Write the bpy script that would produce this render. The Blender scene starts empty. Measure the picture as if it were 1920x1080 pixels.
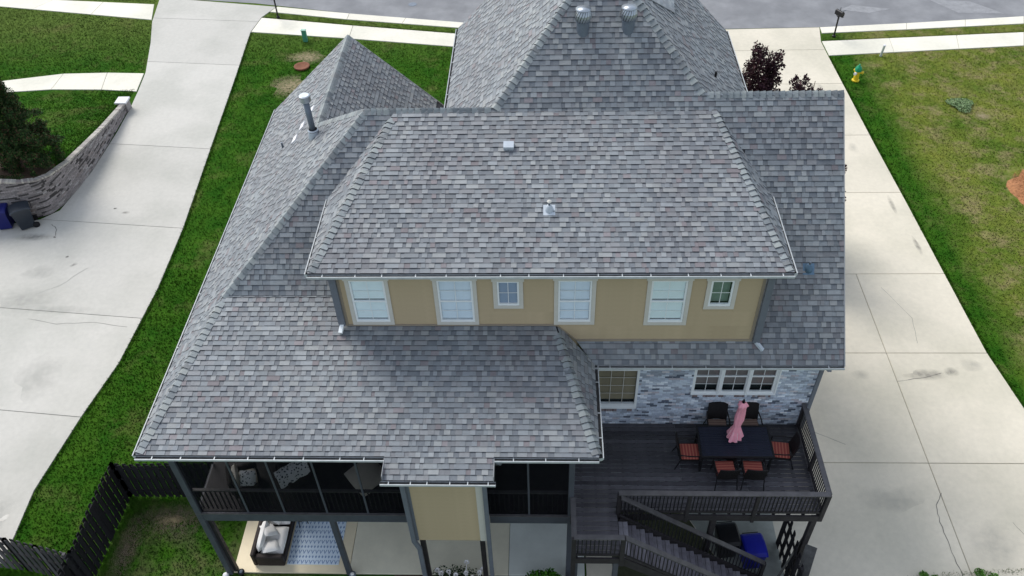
import bpy, math, random
import numpy as np
from mathutils import Vector, Matrix
R = math.radians
rnd = random.Random(7)
scene = bpy.context.scene
col = scene.collection

# ------------------------------------------------------------------ camera, sky, sun
camd = bpy.data.cameras.new('camera')
cam = bpy.data.objects.new('camera', camd); col.objects.link(cam)
F_PX, PITCH, YAW, ROLL = 1604.153, R(44.087), R(-3.002), R(-2.2)
CAM = Vector((6.75, -12.005, 24.172))
fw = Vector((math.sin(YAW)*math.cos(PITCH), math.cos(YAW)*math.cos(PITCH), -math.sin(PITCH)))
rt = Vector((math.cos(YAW), -math.sin(YAW), 0)); upv = rt.cross(fw)
r2 = rt*math.cos(ROLL) + upv*math.sin(ROLL); u2 = upv*math.cos(ROLL) - rt*math.sin(ROLL)
M = Matrix((r2, u2, -fw)).transposed().to_4x4(); M.translation = CAM
cam.matrix_world = M
camd.sensor_width = 36; camd.lens = F_PX/1920*36; camd.clip_end = 2000; camd.clip_start = .5
scene.camera = cam

SUN_AZ, SUN_EL = R(-42), R(46)
world = bpy.data.worlds.new('World'); scene.world = world; world.use_nodes = True
wn = world.node_tree.nodes; wl = world.node_tree.links
sky = wn.new('ShaderNodeTexSky'); sky.sky_type = 'NISHITA'; sky.sun_disc = False
sky.sun_elevation = SUN_EL; sky.sun_rotation = SUN_AZ; sky.air_density = 1.0; sky.dust_density = 1.5; sky.ozone_density = 1.5
bg = wn['Background']; bg.inputs['Strength'].default_value = 0.125
cloud = wn.new('ShaderNodeMix'); cloud.data_type = 'RGBA'; cloud.inputs[0].default_value = .5   # thin even cloud over the clear sky
wl.new(sky.outputs[0], cloud.inputs[6]); cloud.inputs[7].default_value = (4.3, 4.45, 4.6, 1); wl.new(cloud.outputs[2], bg.inputs[0])
to_sun = Vector((math.sin(SUN_AZ)*math.cos(SUN_EL), math.cos(SUN_AZ)*math.cos(SUN_EL), math.sin(SUN_EL)))
sd = bpy.data.lights.new('sun', 'SUN'); sd.energy = 1.8; sd.angle = R(30); sd.color = (1, .97, .92)
so = bpy.data.objects.new('sun', sd); col.objects.link(so); so.rotation_euler = to_sun.to_track_quat('Z', 'Y').to_euler()
so.location = (0, 0, 60)
scene.view_settings.view_transform = 'Standard'; scene.view_settings.look = 'None'
scene.view_settings.gamma = 1; scene.view_settings.exposure = 0.72
scene.view_settings.use_curve_mapping = False
scene.render.engine = 'CYCLES'

# ------------------------------------------------------------------ materials
def srgb(r, g, b):
    f = lambda c: (c/255/12.92) if c/255 <= .04045 else ((c/255+.055)/1.055)**2.4
    return (f(r), f(g), f(b))
def mat(name, c, rough=.8, var=.15, scale=4., bump=0., bscale=60., metal=0., attr=False, spec=.3, big=None, bigscale=.35):
    m = bpy.data.materials.new(name); m.use_nodes = True
    N = m.node_tree.nodes; L = m.node_tree.links; b = N['Principled BSDF']
    b.inputs['Roughness'].default_value = rough; b.inputs['Metallic'].default_value = metal
    b.inputs['Specular IOR Level'].default_value = spec
    tc = N.new('ShaderNodeTexCoord')
    if attr:
        a = N.new('ShaderNodeAttribute'); a.attribute_name = 'col'; src = a.outputs['Color']
    else:
        rgb = N.new('ShaderNodeRGB'); rgb.outputs[0].default_value = (*c, 1); src = rgb.outputs[0]
    if big:
        nz = N.new('ShaderNodeTexNoise'); nz.inputs['Scale'].default_value = bigscale; nz.inputs['Detail'].default_value = 5
        L.new(tc.outputs['Object'], nz.inputs['Vector'])
        cr = N.new('ShaderNodeValToRGB'); cr.color_ramp.elements[0].position = .42; cr.color_ramp.elements[1].position = .62
        L.new(nz.outputs['Fac'], cr.inputs[0])
        mx = N.new('ShaderNodeMix'); mx.data_type = 'RGBA'; mx.blend_type = 'MULTIPLY' if attr else 'MIX'
        L.new(cr.outputs[0], mx.inputs[0]); L.new(src, mx.inputs[6]); mx.inputs[7].default_value = (*big, 1); src = mx.outputs[2]
    if var > 0:
        nz = N.new('ShaderNodeTexNoise'); nz.inputs['Scale'].default_value = scale; nz.inputs['Detail'].default_value = 8; nz.inputs['Roughness'].default_value = .65
        L.new(tc.outputs['Object'], nz.inputs['Vector'])
        mr = N.new('ShaderNodeMapRange'); mr.inputs[1].default_value = .25; mr.inputs[2].default_value = .75
        mr.inputs[3].default_value = 1-var; mr.inputs[4].default_value = 1+var; L.new(nz.outputs['Fac'], mr.inputs[0])
        vm = N.new('ShaderNodeVectorMath'); vm.operation = 'SCALE'; L.new(src, vm.inputs[0]); L.new(mr.outputs[0], vm.inputs['Scale']); src = vm.outputs[0]
    L.new(src, b.inputs['Base Color'])
    if bump > 0:
        nz = N.new('ShaderNodeTexNoise'); nz.inputs['Scale'].default_value = bscale; nz.inputs['Detail'].default_value = 4
        L.new(tc.outputs['Object'], nz.inputs['Vector'])
        bp = N.new('ShaderNodeBump'); bp.inputs['Strength'].default_value = bump; bp.inputs['Distance'].default_value = .02
        L.new(nz.outputs['Fac'], bp.inputs['Height']); L.new(bp.outputs[0], b.inputs['Normal'])
    return m

MT = {}
MT['shingle'] = mat('asphalt_shingle', (.2,.2,.2), .62, .12, 9, .5, 90, attr=True, spec=.45, big=(.89,.87,.875), bigscale=.4)
MT['underlay'] = mat('roof_underlay', (.05,.052,.06), .95, .2, 3)
MT['siding'] = mat('tan_siding', (.485,.385,.25), .6, .07, 2.5, .12, 40, big=(.445,.35,.225), bigscale=.9)
MT['trim'] = mat('beige_trim', (.60,.58,.53), .6, .06, 5)
MT['white'] = mat('white_vinyl', (.84,.87,.88), .4, .05, 5)
MT['gutter'] = mat('white_aluminium', (.5,.53,.54), .35, .18, 6)
MT['gutter_in'] = mat('gutter_inside', (.06,.06,.06), .9, .4, 12)
MT['spout'] = mat('grey_downspout', (.15,.165,.195), .45, .12, 4)
MT['fascia'] = mat('pale_fascia', (.33,.34,.35), .6, .1, 5)
MT['darkwood'] = mat('dark_stained_wood', (.032,.028,.031), .55, .4, 5, .3, 50)
MT['deckwood'] = mat('deck_board_stain', (.03,.03,.042), .42, .35, 6, .25, 60, spec=.5, attr=True)
MT['railcap'] = mat('rail_cap_wood', (.1,.096,.1), .45, .3, 5, .2, 60)
MT['postwood'] = mat('grey_painted_post', (.075,.082,.1), .5, .2, 4, .15, 40)
MT['fence'] = mat('fence_wood', (.04,.035,.033), .9, .4, 7, .4, 60, attr=True)
MT['brick'] = mat('painted_brick', (.2,.2,.2), .85, .25, 14, .5, 80, attr=True)
MT['mortar'] = mat('mortar', (.5,.55,.62), .95, .25, 20, .4, 90)
MT['metal'] = mat('galvanised_metal', (.42,.46,.5), .38, .15, 6, metal=.75)
MT['metaldark'] = mat('dull_grey_metal', (.16,.19,.23), .5, .15, 6, metal=.3)
MT['boot'] = mat('pale_flashing', (.5,.55,.6), .5, .1, 8)
MT['concrete'] = mat('concrete', (.5,.5,.48), .85, .07, 5, .25, 70, attr=True, big=(.86,.87,.86), bigscale=.3)
MT['asphalt'] = mat('worn_asphalt', (.2,.205,.215), .9, .12, 1.2, .3, 60, big=(.25,.255,.265), bigscale=.5)
MT['patio'] = mat('patio_concrete', (.66,.6,.47), .6, .08, 1.2, .15, 50, big=(.55,.6,.58), bigscale=.22)
MT['soil'] = mat('bare_soil', (.11,.075,.05), .95, .35, 8, .6, 40)
MT['mulch'] = mat('brown_mulch', (.075,.05,.035), .95, .5, 16, .9, 50)
MT['straw'] = mat('pine_straw', (.36,.165,.075), .95, .4, 10, .9, 40)
MT['dead'] = mat('dead_grass', (.25,.2,.1), .95, .35, 8, .6, 40)
MT['clay'] = mat('clay_red_cover', (.19,.075,.04), .8, .3, 8)
MT['black'] = mat('black_paint', (.012,.012,.014), .4, .2, 6)
MT['rattan'] = mat('black_rattan', (.014,.012,.013), .6, .3, 40, .5, 120)
MT['wicker'] = mat('brown_wicker', (.03,.022,.02), .6, .3, 30, .6, 110)
MT['tabletop'] = mat('dark_blue_table_slats', (.016,.019,.035), .4, .25, 6)
MT['navy'] = mat('navy_plastic', (.008,.012,.12), .38, .15, 5)
MT['blue'] = mat('blue_plastic', (.01,.016,.32), .4, .15, 5)
MT['charcoal'] = mat('charcoal_plastic', (.02,.028,.04), .3, .15, 5, spec=.5)
MT['cream'] = mat('cream_cushion', (.82,.8,.77), .9, .08, 4, .25, 30)
MT['beige'] = mat('beige_cushion', (.75,.7,.6), .9, .1, 5, .3, 30)
MT['pink'] = mat('pink_canvas', (.86,.36,.45), .85, .12, 7, .2, 40)
MT['pinkpale'] = mat('pale_pink_trim', (.8,.5,.55), .85, .1, 7)
MT['hydyel'] = mat('yellow_enamel', (.75,.55,.03), .4, .1, 9)
MT['hydgrn'] = mat('green_enamel', (.01,.27,.13), .4, .1, 9)
MT['pedestal'] = mat('teal_green_plastic', (.08,.3,.2), .6, .12, 5)
MT['marker'] = mat('pale_grey_plastic', (.5,.54,.5), .6, .1, 5)
MT['shade'] = mat('window_shade', (.84,.93,.95), .7, .05, 3)
MT['slat'] = mat('blind_slat', (.76,.84,.9), .6, .05, 3)
MT['tanblind'] = mat('tan_blind', (.27,.225,.14), .7, .12, 5)
MT['brownblind'] = mat('brown_blind', (.2,.17,.155), .7, .12, 5)
MT['interior'] = mat('dark_interior', (.012,.02,.02), .9, .1, 3)
MT['bark'] = mat('bark', (.16,.11,.08), .95, .35, 12, .7, 40)
MT['leaf'] = mat('leaf_foliage', (.05,.1,.03), .7, .2, 6, attr=True, spec=.12)
MT['petal'] = mat('white_petal', (.88,.85,.84), .6, .06, 9)
MT['stain'] = mat('oil_stain', (.22,.215,.19), .9, .25, 5)
MT['crack'] = mat('concrete_crack', (.17,.165,.15), .95, .2, 9)
MT['concrete_pale'] = mat('pale_concrete', (.6,.58,.53), .85, .1, 6)
MT['stone'] = mat('white_cap_stone', (.72,.72,.74), .7, .06, 5)
MT['sage'] = mat('sage_weed', (.13,.19,.11), .9, .35, 14, .6, 40)

def stripe_mat(name, c1, c2, per, axis):
    m = bpy.data.materials.new(name); m.use_nodes = True; N = m.node_tree.nodes; L = m.node_tree.links
    b = N['Principled BSDF']; b.inputs['Roughness'].default_value = .9
    tc = N.new('ShaderNodeTexCoord'); sx = N.new('ShaderNodeSeparateXYZ'); L.new(tc.outputs['Object'], sx.inputs[0])
    mm = N.new('ShaderNodeMath'); mm.operation = 'MULTIPLY'; mm.inputs[1].default_value = 2*math.pi/per; L.new(sx.outputs[axis], mm.inputs[0])
    sn = N.new('ShaderNodeMath'); sn.operation = 'SINE'; L.new(mm.outputs[0], sn.inputs[0])
    cr = N.new('ShaderNodeValToRGB'); cr.color_ramp.elements[0].position = .3; cr.color_ramp.elements[1].position = .55
    cr.color_ramp.elements[0].color = (*c1, 1); cr.color_ramp.elements[1].color = (*c2, 1)
    L.new(sn.outputs[0], cr.inputs[0]); L.new(cr.outputs[0], b.inputs['Base Color'])
    return m
MT['cush'] = stripe_mat('red_striped_cushion', (.3,.06,.05), (.46,.15,.1), .085, 1)
MT['tancush'] = stripe_mat('tan_striped_cushion', (.16,.1,.08), (.24,.17,.13), .085, 1)

def rug_mat():
    m = bpy.data.materials.new('rug_print'); m.use_nodes = True; N = m.node_tree.nodes; L = m.node_tree.links
    b = N['Principled BSDF']; b.inputs['Roughness'].default_value = .95
    tc = N.new('ShaderNodeTexCoord'); sx = N.new('ShaderNodeSeparateXYZ'); L.new(tc.outputs['Object'], sx.inputs[0])
    def ma(op, a, bb=None, c=None):
        n = N.new('ShaderNodeMath'); n.operation = op
        for i, v in enumerate((a, bb, c)):
            if v is None: continue
            if isinstance(v, (int, float)): n.inputs[i].default_value = v
            else: L.new(v, n.inputs[i])
        return n.outputs[0]
    fy = ma('FRACT', ma('MULTIPLY', sx.outputs[1], 1/.17))
    row = ma('MODULO', ma('FLOOR', ma('MULTIPLY', sx.outputs[1], 1/.17)), 2.)
    fx = ma('ABSOLUTE', ma('SUBTRACT', ma('FRACT', ma('MULTIPLY', sx.outputs[0], 1/.13)), .5))
    tri = ma('MULTIPLY', ma('LESS_THAN', ma('MULTIPLY', fx, 2.), ma('MULTIPLY', fy, 1.05)), ma('GREATER_THAN', ma('MULTIPLY', fx, 2.), ma('SUBTRACT', ma('MULTIPLY', fy, 1.05), .42)))
    fx2 = ma('ABSOLUTE', ma('SUBTRACT', ma('FRACT', ma('MULTIPLY', sx.outputs[0], 1/.1)), .5))
    dots = ma('LESS_THAN', ma('ADD', fx2, ma('ABSOLUTE', ma('SUBTRACT', fy, .5))), .33)
    pat = ma('ADD', ma('MULTIPLY', tri, ma('SUBTRACT', 1., row)), ma('MULTIPLY', dots, row))
    band = ma('LESS_THAN', fy, .86); pat = ma('MULTIPLY', pat, band)
    mx = N.new('ShaderNodeMix'); mx.data_type = 'RGBA'; L.new(pat, mx.inputs[0])
    mx.inputs[6].default_value = (.66,.76,.86,1); mx.inputs[7].default_value = (.2,.31,.5,1)
    L.new(mx.outputs[2], b.inputs['Base Color']); return m
MT['rug'] = rug_mat()

def glass_mat(name, tint, refl):
    m = bpy.data.materials.new(name); m.use_nodes = True; N = m.node_tree.nodes; L = m.node_tree.links
    N.remove(N['Principled BSDF']); out = N['Material Output']
    t = N.new('ShaderNodeBsdfTransparent'); t.inputs[0].default_value = (*tint, 1)
    g = N.new('ShaderNodeBsdfGlossy'); g.inputs['Roughness'].default_value = .03; g.inputs[0].default_value = (.9,.95,1,1)
    lw = N.new('ShaderNodeLayerWeight'); lw.inputs[0].default_value = refl
    mx = N.new('ShaderNodeMixShader'); L.new(lw.outputs['Facing'], mx.inputs[0]); L.new(t.outputs[0], mx.inputs[1]); L.new(g.outputs[0], mx.inputs[2])
    L.new(mx.outputs[0], out.inputs[0]); return m
MT['glass'] = glass_mat('window_glass', (.96,.99,1.0), .1)
def screen_mat():
    m = bpy.data.materials.new('insect_screen'); m.use_nodes = True; N = m.node_tree.nodes; L = m.node_tree.links
    b = N['Principled BSDF']; b.inputs['Base Color'].default_value = (.006,.007,.010,1); b.inputs['Roughness'].default_value = .8; b.inputs['Specular IOR Level'].default_value = .1
    t = N.new('ShaderNodeBsdfTransparent'); mx = N.new('ShaderNodeMixShader'); mx.inputs[0].default_value = .32
    L.new(t.outputs[0], mx.inputs[1]); L.new(b.outputs[0], mx.inputs[2]); L.new(mx.outputs[0], N['Material Output'].inputs[0]); return m
MT['screen'] = screen_mat()

def grass_mat(name, blades):
    m = bpy.data.materials.new(name); m.use_nodes = True; N = m.node_tree.nodes; L = m.node_tree.links
    b = N['Principled BSDF']; b.inputs['Roughness'].default_value = .9; b.inputs['Specular IOR Level'].default_value = .04
    tc = N.new('ShaderNodeTexCoord'); P = tc.outputs['Object']
    def noise(s, det=5, rough=.6):
        n = N.new('ShaderNodeTexNoise'); n.inputs['Scale'].default_value = s; n.inputs['Detail'].default_value = det; n.inputs['Roughness'].default_value = rough
        L.new(P, n.inputs['Vector']); return n.outputs['Fac']
    def rng(v, a, bb, c=0., d=1.):
        n = N.new('ShaderNodeMapRange'); n.inputs[1].default_value = a; n.inputs[2].default_value = bb; n.inputs[3].default_value = c; n.inputs[4].default_value = d
        L.new(v, n.inputs[0]); return n.outputs[0]
    def mix(f, a, bb, mode='MIX'):
        n = N.new('ShaderNodeMix'); n.data_type = 'RGBA'; n.blend_type = mode; L.new(f, n.inputs[0])
        for i, v in ((6, a), (7, bb)):
            if isinstance(v, tuple): n.inputs[i].default_value = (*v, 1)
            else: L.new(v, n.inputs[i])
        return n.outputs[2]
    def mul(a, bb):
        n = N.new('ShaderNodeMath'); n.operation = 'MULTIPLY'
        for i, v in enumerate((a, bb)):
            if isinstance(v, float): n.inputs[i].default_value = v
            else: L.new(v, n.inputs[i])
        return n.outputs[0]
    sx = N.new('ShaderNodeSeparateXYZ'); L.new(P, sx.inputs[0])
    base = mix(rng(noise(.9), .35, .65), (.022,.09,.006), (.046,.122,.010))
    # drier, yellower turf to the right of the right driveway and at the front verge
    right = rng(sx.outputs[0], 23.6, 25.2)
    base = mix(mul(right, rng(noise(.3, 7, .7), .36, .62, .3, 1.)), base, (.185,.21,.038))
    front = rng(sx.outputs[1], 31., 36.)
    base = mix(mul(front, .45), base, (.16,.19,.05))
    base = mix(mul(rng(noise(.55, 7, .7), .52, .7), .45), base, (.17,.16,.06))
    base = mix(mul(mul(right, rng(noise(.8, 8, .75), .48, .64)), .85), base, (.27,.225,.11))
    back = mul(rng(sx.outputs[1], 3.6, 2.4), rng(sx.outputs[0], -7.2, -6.6))
    base = mix(mul(back, mul(rng(noise(1.1, 6), .42, .62), .5)), base, (.12,.12,.06))
    fine = rng(noise(28, 3, .8), .3, .7, .78, 1.2)
    v = N.new('ShaderNodeVectorMath'); v.operation = 'SCALE'; L.new(base, v.inputs[0])
    mid = rng(noise(5, 5, .7), .3, .7, .8, 1.18)
    k = mul(fine, mid)
    if blades:
        a = N.new('ShaderNodeAttribute'); a.attribute_name = 'shade'; k = mul(mid, a.outputs['Fac'])
    L.new(k, v.inputs['Scale']); L.new(v.outputs[0], b.inputs['Base Color'])
    if blades:
        ge = N.new('ShaderNodeNewGeometry'); vm_ = N.new('ShaderNodeVectorMath'); vm_.operation = 'ADD'; vs_ = N.new('ShaderNodeVectorMath'); vs_.operation = 'SCALE'; vs_.inputs['Scale'].default_value = .35
        nm_ = N.new('ShaderNodeVectorMath'); nm_.operation = 'NORMALIZE'; vm_.inputs[1].default_value = (0, 0, 1)
        L.new(ge.outputs['Normal'], vs_.inputs[0]); L.new(vs_.outputs[0], vm_.inputs[0]); L.new(vm_.outputs[0], nm_.inputs[0]); L.new(nm_.outputs[0], b.inputs['Normal'])
    if not blades:
        bp = N.new('ShaderNodeBump'); bp.inputs['Strength'].default_value = .9; bp.inputs['Distance'].default_value = .04
        L.new(noise(22, 4, .8), bp.inputs['Height']); L.new(bp.outputs[0], b.inputs['Normal'])
    return m
MT['lawn'] = grass_mat('lawn_turf', False); MT['blade'] = grass_mat('grass_blade', True)

# ------------------------------------------------------------------ helpers
class MB:
    def __init__(s): s.v = []; s.f = []; s.c = []; s.m = []; s.mi = 0; s.col = (.5,.5,.5)
    def add(s, vs, fs, c=None):
        b = len(s.v); s.v += [tuple(x) for x in vs]; s.f += [tuple(b+i for i in f) for f in fs]
        s.c += c if isinstance(c, list) else [c or s.col]*len(fs); s.m += [s.mi]*len(fs); return s
    def box(s, x0, x1, y0, y1, z0, z1, c=None):
        return s.add([(x0,y0,z0),(x1,y0,z0),(x1,y1,z0),(x0,y1,z0),(x0,y0,z1),(x1,y0,z1),(x1,y1,z1),(x0,y1,z1)],
            [(0,3,2,1),(4,5,6,7),(0,1,5,4),(1,2,6,5),(2,3,7,6),(3,0,4,7)], c)
    def bbox(s, x0, x1, y0, y1, z0, z1, b=.01, c=None):   # box with chamfered edges
        pts = []; 
        for z, i in ((z0, b), (z0+b, 0), (z1-b, 0), (z1, b)):
            pts.append([(x0+i,y0+b,z),(x0+b,y0+i,z),(x1-b,y0+i,z),(x1-i,y0+b,z),(x1-i,y1-b,z),(x1-b,y1-i,z),(x0+b,y1-i,z),(x0+i,y1-b,z)])
        vs = sum(pts, []); fs = [tuple(range(7,-1,-1)), tuple(range(24,32))]
        for k in range(3):
            for j in range(8): fs.append((k*8+j, k*8+(j+1)%8, (k+1)*8+(j+1)%8, (k+1)*8+j))
        return s.add(vs, fs, c)
    def bar(s, a, b, w, h, up=(0,0,1), c=None):            # rectangular bar from a to b
        a = Vector(a); b = Vector(b); d = (b-a).normalized(); up = Vector(up)
        if abs(d.dot(up)) > .98: up = Vector((0,1,0))
        sd = d.cross(up).normalized()*(w/2); uu = sd.cross(d).normalized()*(h/2)
        vs = [p+x*sd+y*uu for p in (a, b) for x, y in ((-1,-1),(1,-1),(1,1),(-1,1))]
        return s.add(vs, [(0,1,2,3),(7,6,5,4),(0,4,5,1),(1,5,6,2),(2,6,7,3),(3,7,4,0)], c)
    def tube(s, pts, rad, n=8, c=None, cap=True):
        pts = [Vector(p) for p in pts]; rads = rad if isinstance(rad, (list, tuple)) else [rad]*len(pts)
        vs = []; fs = []
        for i, p in enumerate(pts):
            d = (pts[min(i+1, len(pts)-1)]-pts[max(i-1, 0)]).normalized()
            x = d.cross(Vector((0,0,1)) if abs(d.z) < .9 else Vector((0,1,0))).normalized(); y = d.cross(x)
            for k in range(n): a = 2*math.pi*k/n; vs.append(p+(x*math.cos(a)+y*math.sin(a))*rads[i])
        for i in range(len(pts)-1):
            for k in range(n): fs.append((i*n+k, i*n+(k+1)%n, (i+1)*n+(k+1)%n, (i+1)*n+k))
        if cap: fs += [tuple(range(n-1,-1,-1)), tuple(range((len(pts)-1)*n, len(pts)*n))]
        return s.add(vs, fs, c)
    def lathe(s, prof, n=16, o=(0,0,0), c=None):
        vs = []; fs = []
        for r_, z in prof:
            for k in range(n): a = 2*math.pi*k/n; vs.append((o[0]+r_*math.cos(a), o[1]+r_*math.sin(a), o[2]+z))
        for i in range(len(prof)-1):
            for k in range(n): fs.append((i*n+k, i*n+(k+1)%n, (i+1)*n+(k+1)%n, (i+1)*n+k))
        fs += [tuple(range(n-1,-1,-1)), tuple(range((len(prof)-1)*n, len(prof)*n))]
        return s.add(vs, fs, c)
    def prism(s, poly, off, c=None):                       # polygon swept by a vector
        n = len(poly); off = Vector(off); vs = [Vector(p) for p in poly]+[Vector(p)+off for p in poly]
        fs = [tuple(range(n-1,-1,-1)), tuple(range(n, 2*n))]+[(i, (i+1)%n, n+(i+1)%n, n+i) for i in range(n)]
        return s.add(vs, fs, c)
    def face(s, poly, c=None): return s.add(poly, [tuple(range(len(poly)))], c)
    def pillow(s, c0, w, d, h, n=8, ex=4, mtx=None, c=None):     # rounded cushion
        vs = []; fs = []; mtx = mtx or Matrix.Identity(3)
        for side in (1, -1):
            for i in range(n+1):
                for j in range(n+1):
                    x = -1+2*i/n; y = -1+2*j/n; z = (max(0, 1-abs(x)**ex)*max(0, 1-abs(y)**ex))**.5
                    q = .96+.04*z; vs.append(Vector(c0)+mtx@Vector((x*w/2*q*(1-.04*y*y), y*d/2*q*(1-.04*x*x), side*z*h/2)))
        for sidx in (0, 1):
            b = sidx*(n+1)**2
            for i in range(n):
                for j in range(n):
                    q = (b+i*(n+1)+j, b+(i+1)*(n+1)+j, b+(i+1)*(n+1)+j+1, b+i*(n+1)+j+1)
                    fs.append(q if sidx == 0 else q[::-1])
        return s.add(vs, fs, c)
    def mesh(s, name, mats, smooth=False, org=(0,0,0)):
        me = bpy.data.meshes.new(name); o = Vector(org)
        me.from_pydata([tuple(Vector(v)-o) for v in s.v], [], s.f)
        if not isinstance(mats, (list, tuple)): mats = [mats]
        for m in mats: me.materials.append(m)
        if len(mats) > 1: me.polygons.foreach_set('material_index', s.m)
        ca = me.color_attributes.new('col', 'FLOAT_COLOR', 'CORNER')
        lt = np.zeros(len(me.polygons), dtype=np.int32); me.polygons.foreach_get('loop_total', lt)
        c = np.repeat(np.array([(*x, 1.) for x in s.c], dtype=np.float32).reshape(-1, 4), lt, axis=0)
        ca.data.foreach_set('color', c.ravel())
        if smooth: me.polygons.foreach_set('use_smooth', [True]*len(me.polygons))
        me.update(); return me
    def build(s, name, m, parent=None, smooth=False, org=None, kind=None):
        """World-coordinate geometry; org is the object's origin (world)."""
        if org is None:
            if not s.v: org = (0,0,0)
            else:
                a = np.array([tuple(v) for v in s.v]); org = tuple((a.min(0)+a.max(0))/2); org = (org[0], org[1], float(a[:,2].min()))
        me = s.mesh(name, m, smooth, org)
        return put(name, me, org, parent, kind)
WP = {}
def wpos(o): return WP.get(o.name, Vector((0,0,0)))
def put(name, me, loc, parent=None, kind=None):
    o = bpy.data.objects.new(name, me); col.objects.link(o); o.parent = parent
    l = Vector(loc); WP[o.name] = l.copy()
    o.location = l - (wpos(parent) if parent else Vector((0,0,0)))
    if kind: o['kind'] = kind
    return o
def thing(name, label, cat, loc=(0,0,0), group=None):
    o = put(name, None, loc); tag(o, label, cat, group); o.empty_display_size = .2; return o
def tag(o, label, cat, group=None):
    o['label'] = label; o['category'] = cat
    if group: o['group'] = group
    return o
def copy_thing(src, loc, label, rot=0.):
    """Copy a thing, its parts and their sub-parts."""
    def rec(o, par):
        c = o.copy(); col.objects.link(c); c.parent = par
        for ch in o.children: rec(ch, c)
        return c
    r = rec(src, None); r.location = loc; r.rotation_euler = (0, 0, rot); r['label'] = label
    WP[r.name] = Vector(loc); return r
def campx(p):
    d = Vector(p)-CAM; z = d.dot(fw); return 960+F_PX*d.dot(r2)/z, 540-F_PX*d.dot(u2)/z
def dist(p): return (Vector(p)-CAM).length

# ------------------------------------------------------------------ roof data
ZE, ZU = 6.815, 10.021
YS, YU, YW = 2.958, 3.093, 3.40
SP, SS, SU, SL = .308, 1.024, .354, .93
XL, XPR, XR = -3.317, 8.067, 14.632
XUL, XUR = .968, 12.73
zS = lambda y: ZE+SS*(y-YS)
zP = lambda y: ZE+SP*y
zU = lambda y: ZU+SU*(y-YU)
zL = lambda x: ZE+SL*(x-XL)
YK = SS*YS/(SS-SP); ZK = zP(YK); XK = XL+(ZK-ZE)/SL
YRL = 7.74; ZRL = zS(YRL); XRL = XL+(ZRL-ZE)/SL
YT = (ZU-SU*YU-ZE+SS*YS)/(SS-SU); ZT = zS(YT)
SM = 1.05; XA, ZA = 8.31, 14.76; YA = YS+(ZA-ZE)/SS

house = thing('house', 'two-storey tan and painted-brick house with grey shingle roofs in the middle', 'house', (5.75, 7.6, 0))

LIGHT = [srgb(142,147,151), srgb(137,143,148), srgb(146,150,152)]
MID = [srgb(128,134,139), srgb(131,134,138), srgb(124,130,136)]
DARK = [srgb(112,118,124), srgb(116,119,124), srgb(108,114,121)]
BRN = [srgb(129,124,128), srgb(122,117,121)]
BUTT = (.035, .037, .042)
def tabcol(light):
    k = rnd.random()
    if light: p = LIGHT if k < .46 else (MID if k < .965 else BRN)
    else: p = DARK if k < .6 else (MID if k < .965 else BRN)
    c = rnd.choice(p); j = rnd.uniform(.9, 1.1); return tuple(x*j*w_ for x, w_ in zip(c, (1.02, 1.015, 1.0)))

def clip_poly(poly, conv):
    out = poly
    for i in range(len(conv)):
        a = conv[i]; b = conv[(i+1) % len(conv)]; ex, ey = b[0]-a[0], b[1]-a[1]
        ins = lambda p: ex*(p[1]-a[1])-ey*(p[0]-a[0])
        res = []
        for j in range(len(out)):
            p = out[j]; q = out[(j+1) % len(out)]; ip, iq = ins(p), ins(q)
            if ip >= 0: res.append(p)
            if (ip >= 0) != (iq >= 0):
                t = ip/(ip-iq); res.append((p[0]+t*(q[0]-p[0]), p[1]+t*(q[1]-p[1])))
        out = res
        if len(out) < 3: return []
    return out
def ccw(p):
    a = sum(p[i][0]*p[(i+1) % len(p)][1]-p[(i+1) % len(p)][0]*p[i][1] for i in range(len(p)))
    return p if a > 0 else p[::-1]

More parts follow.
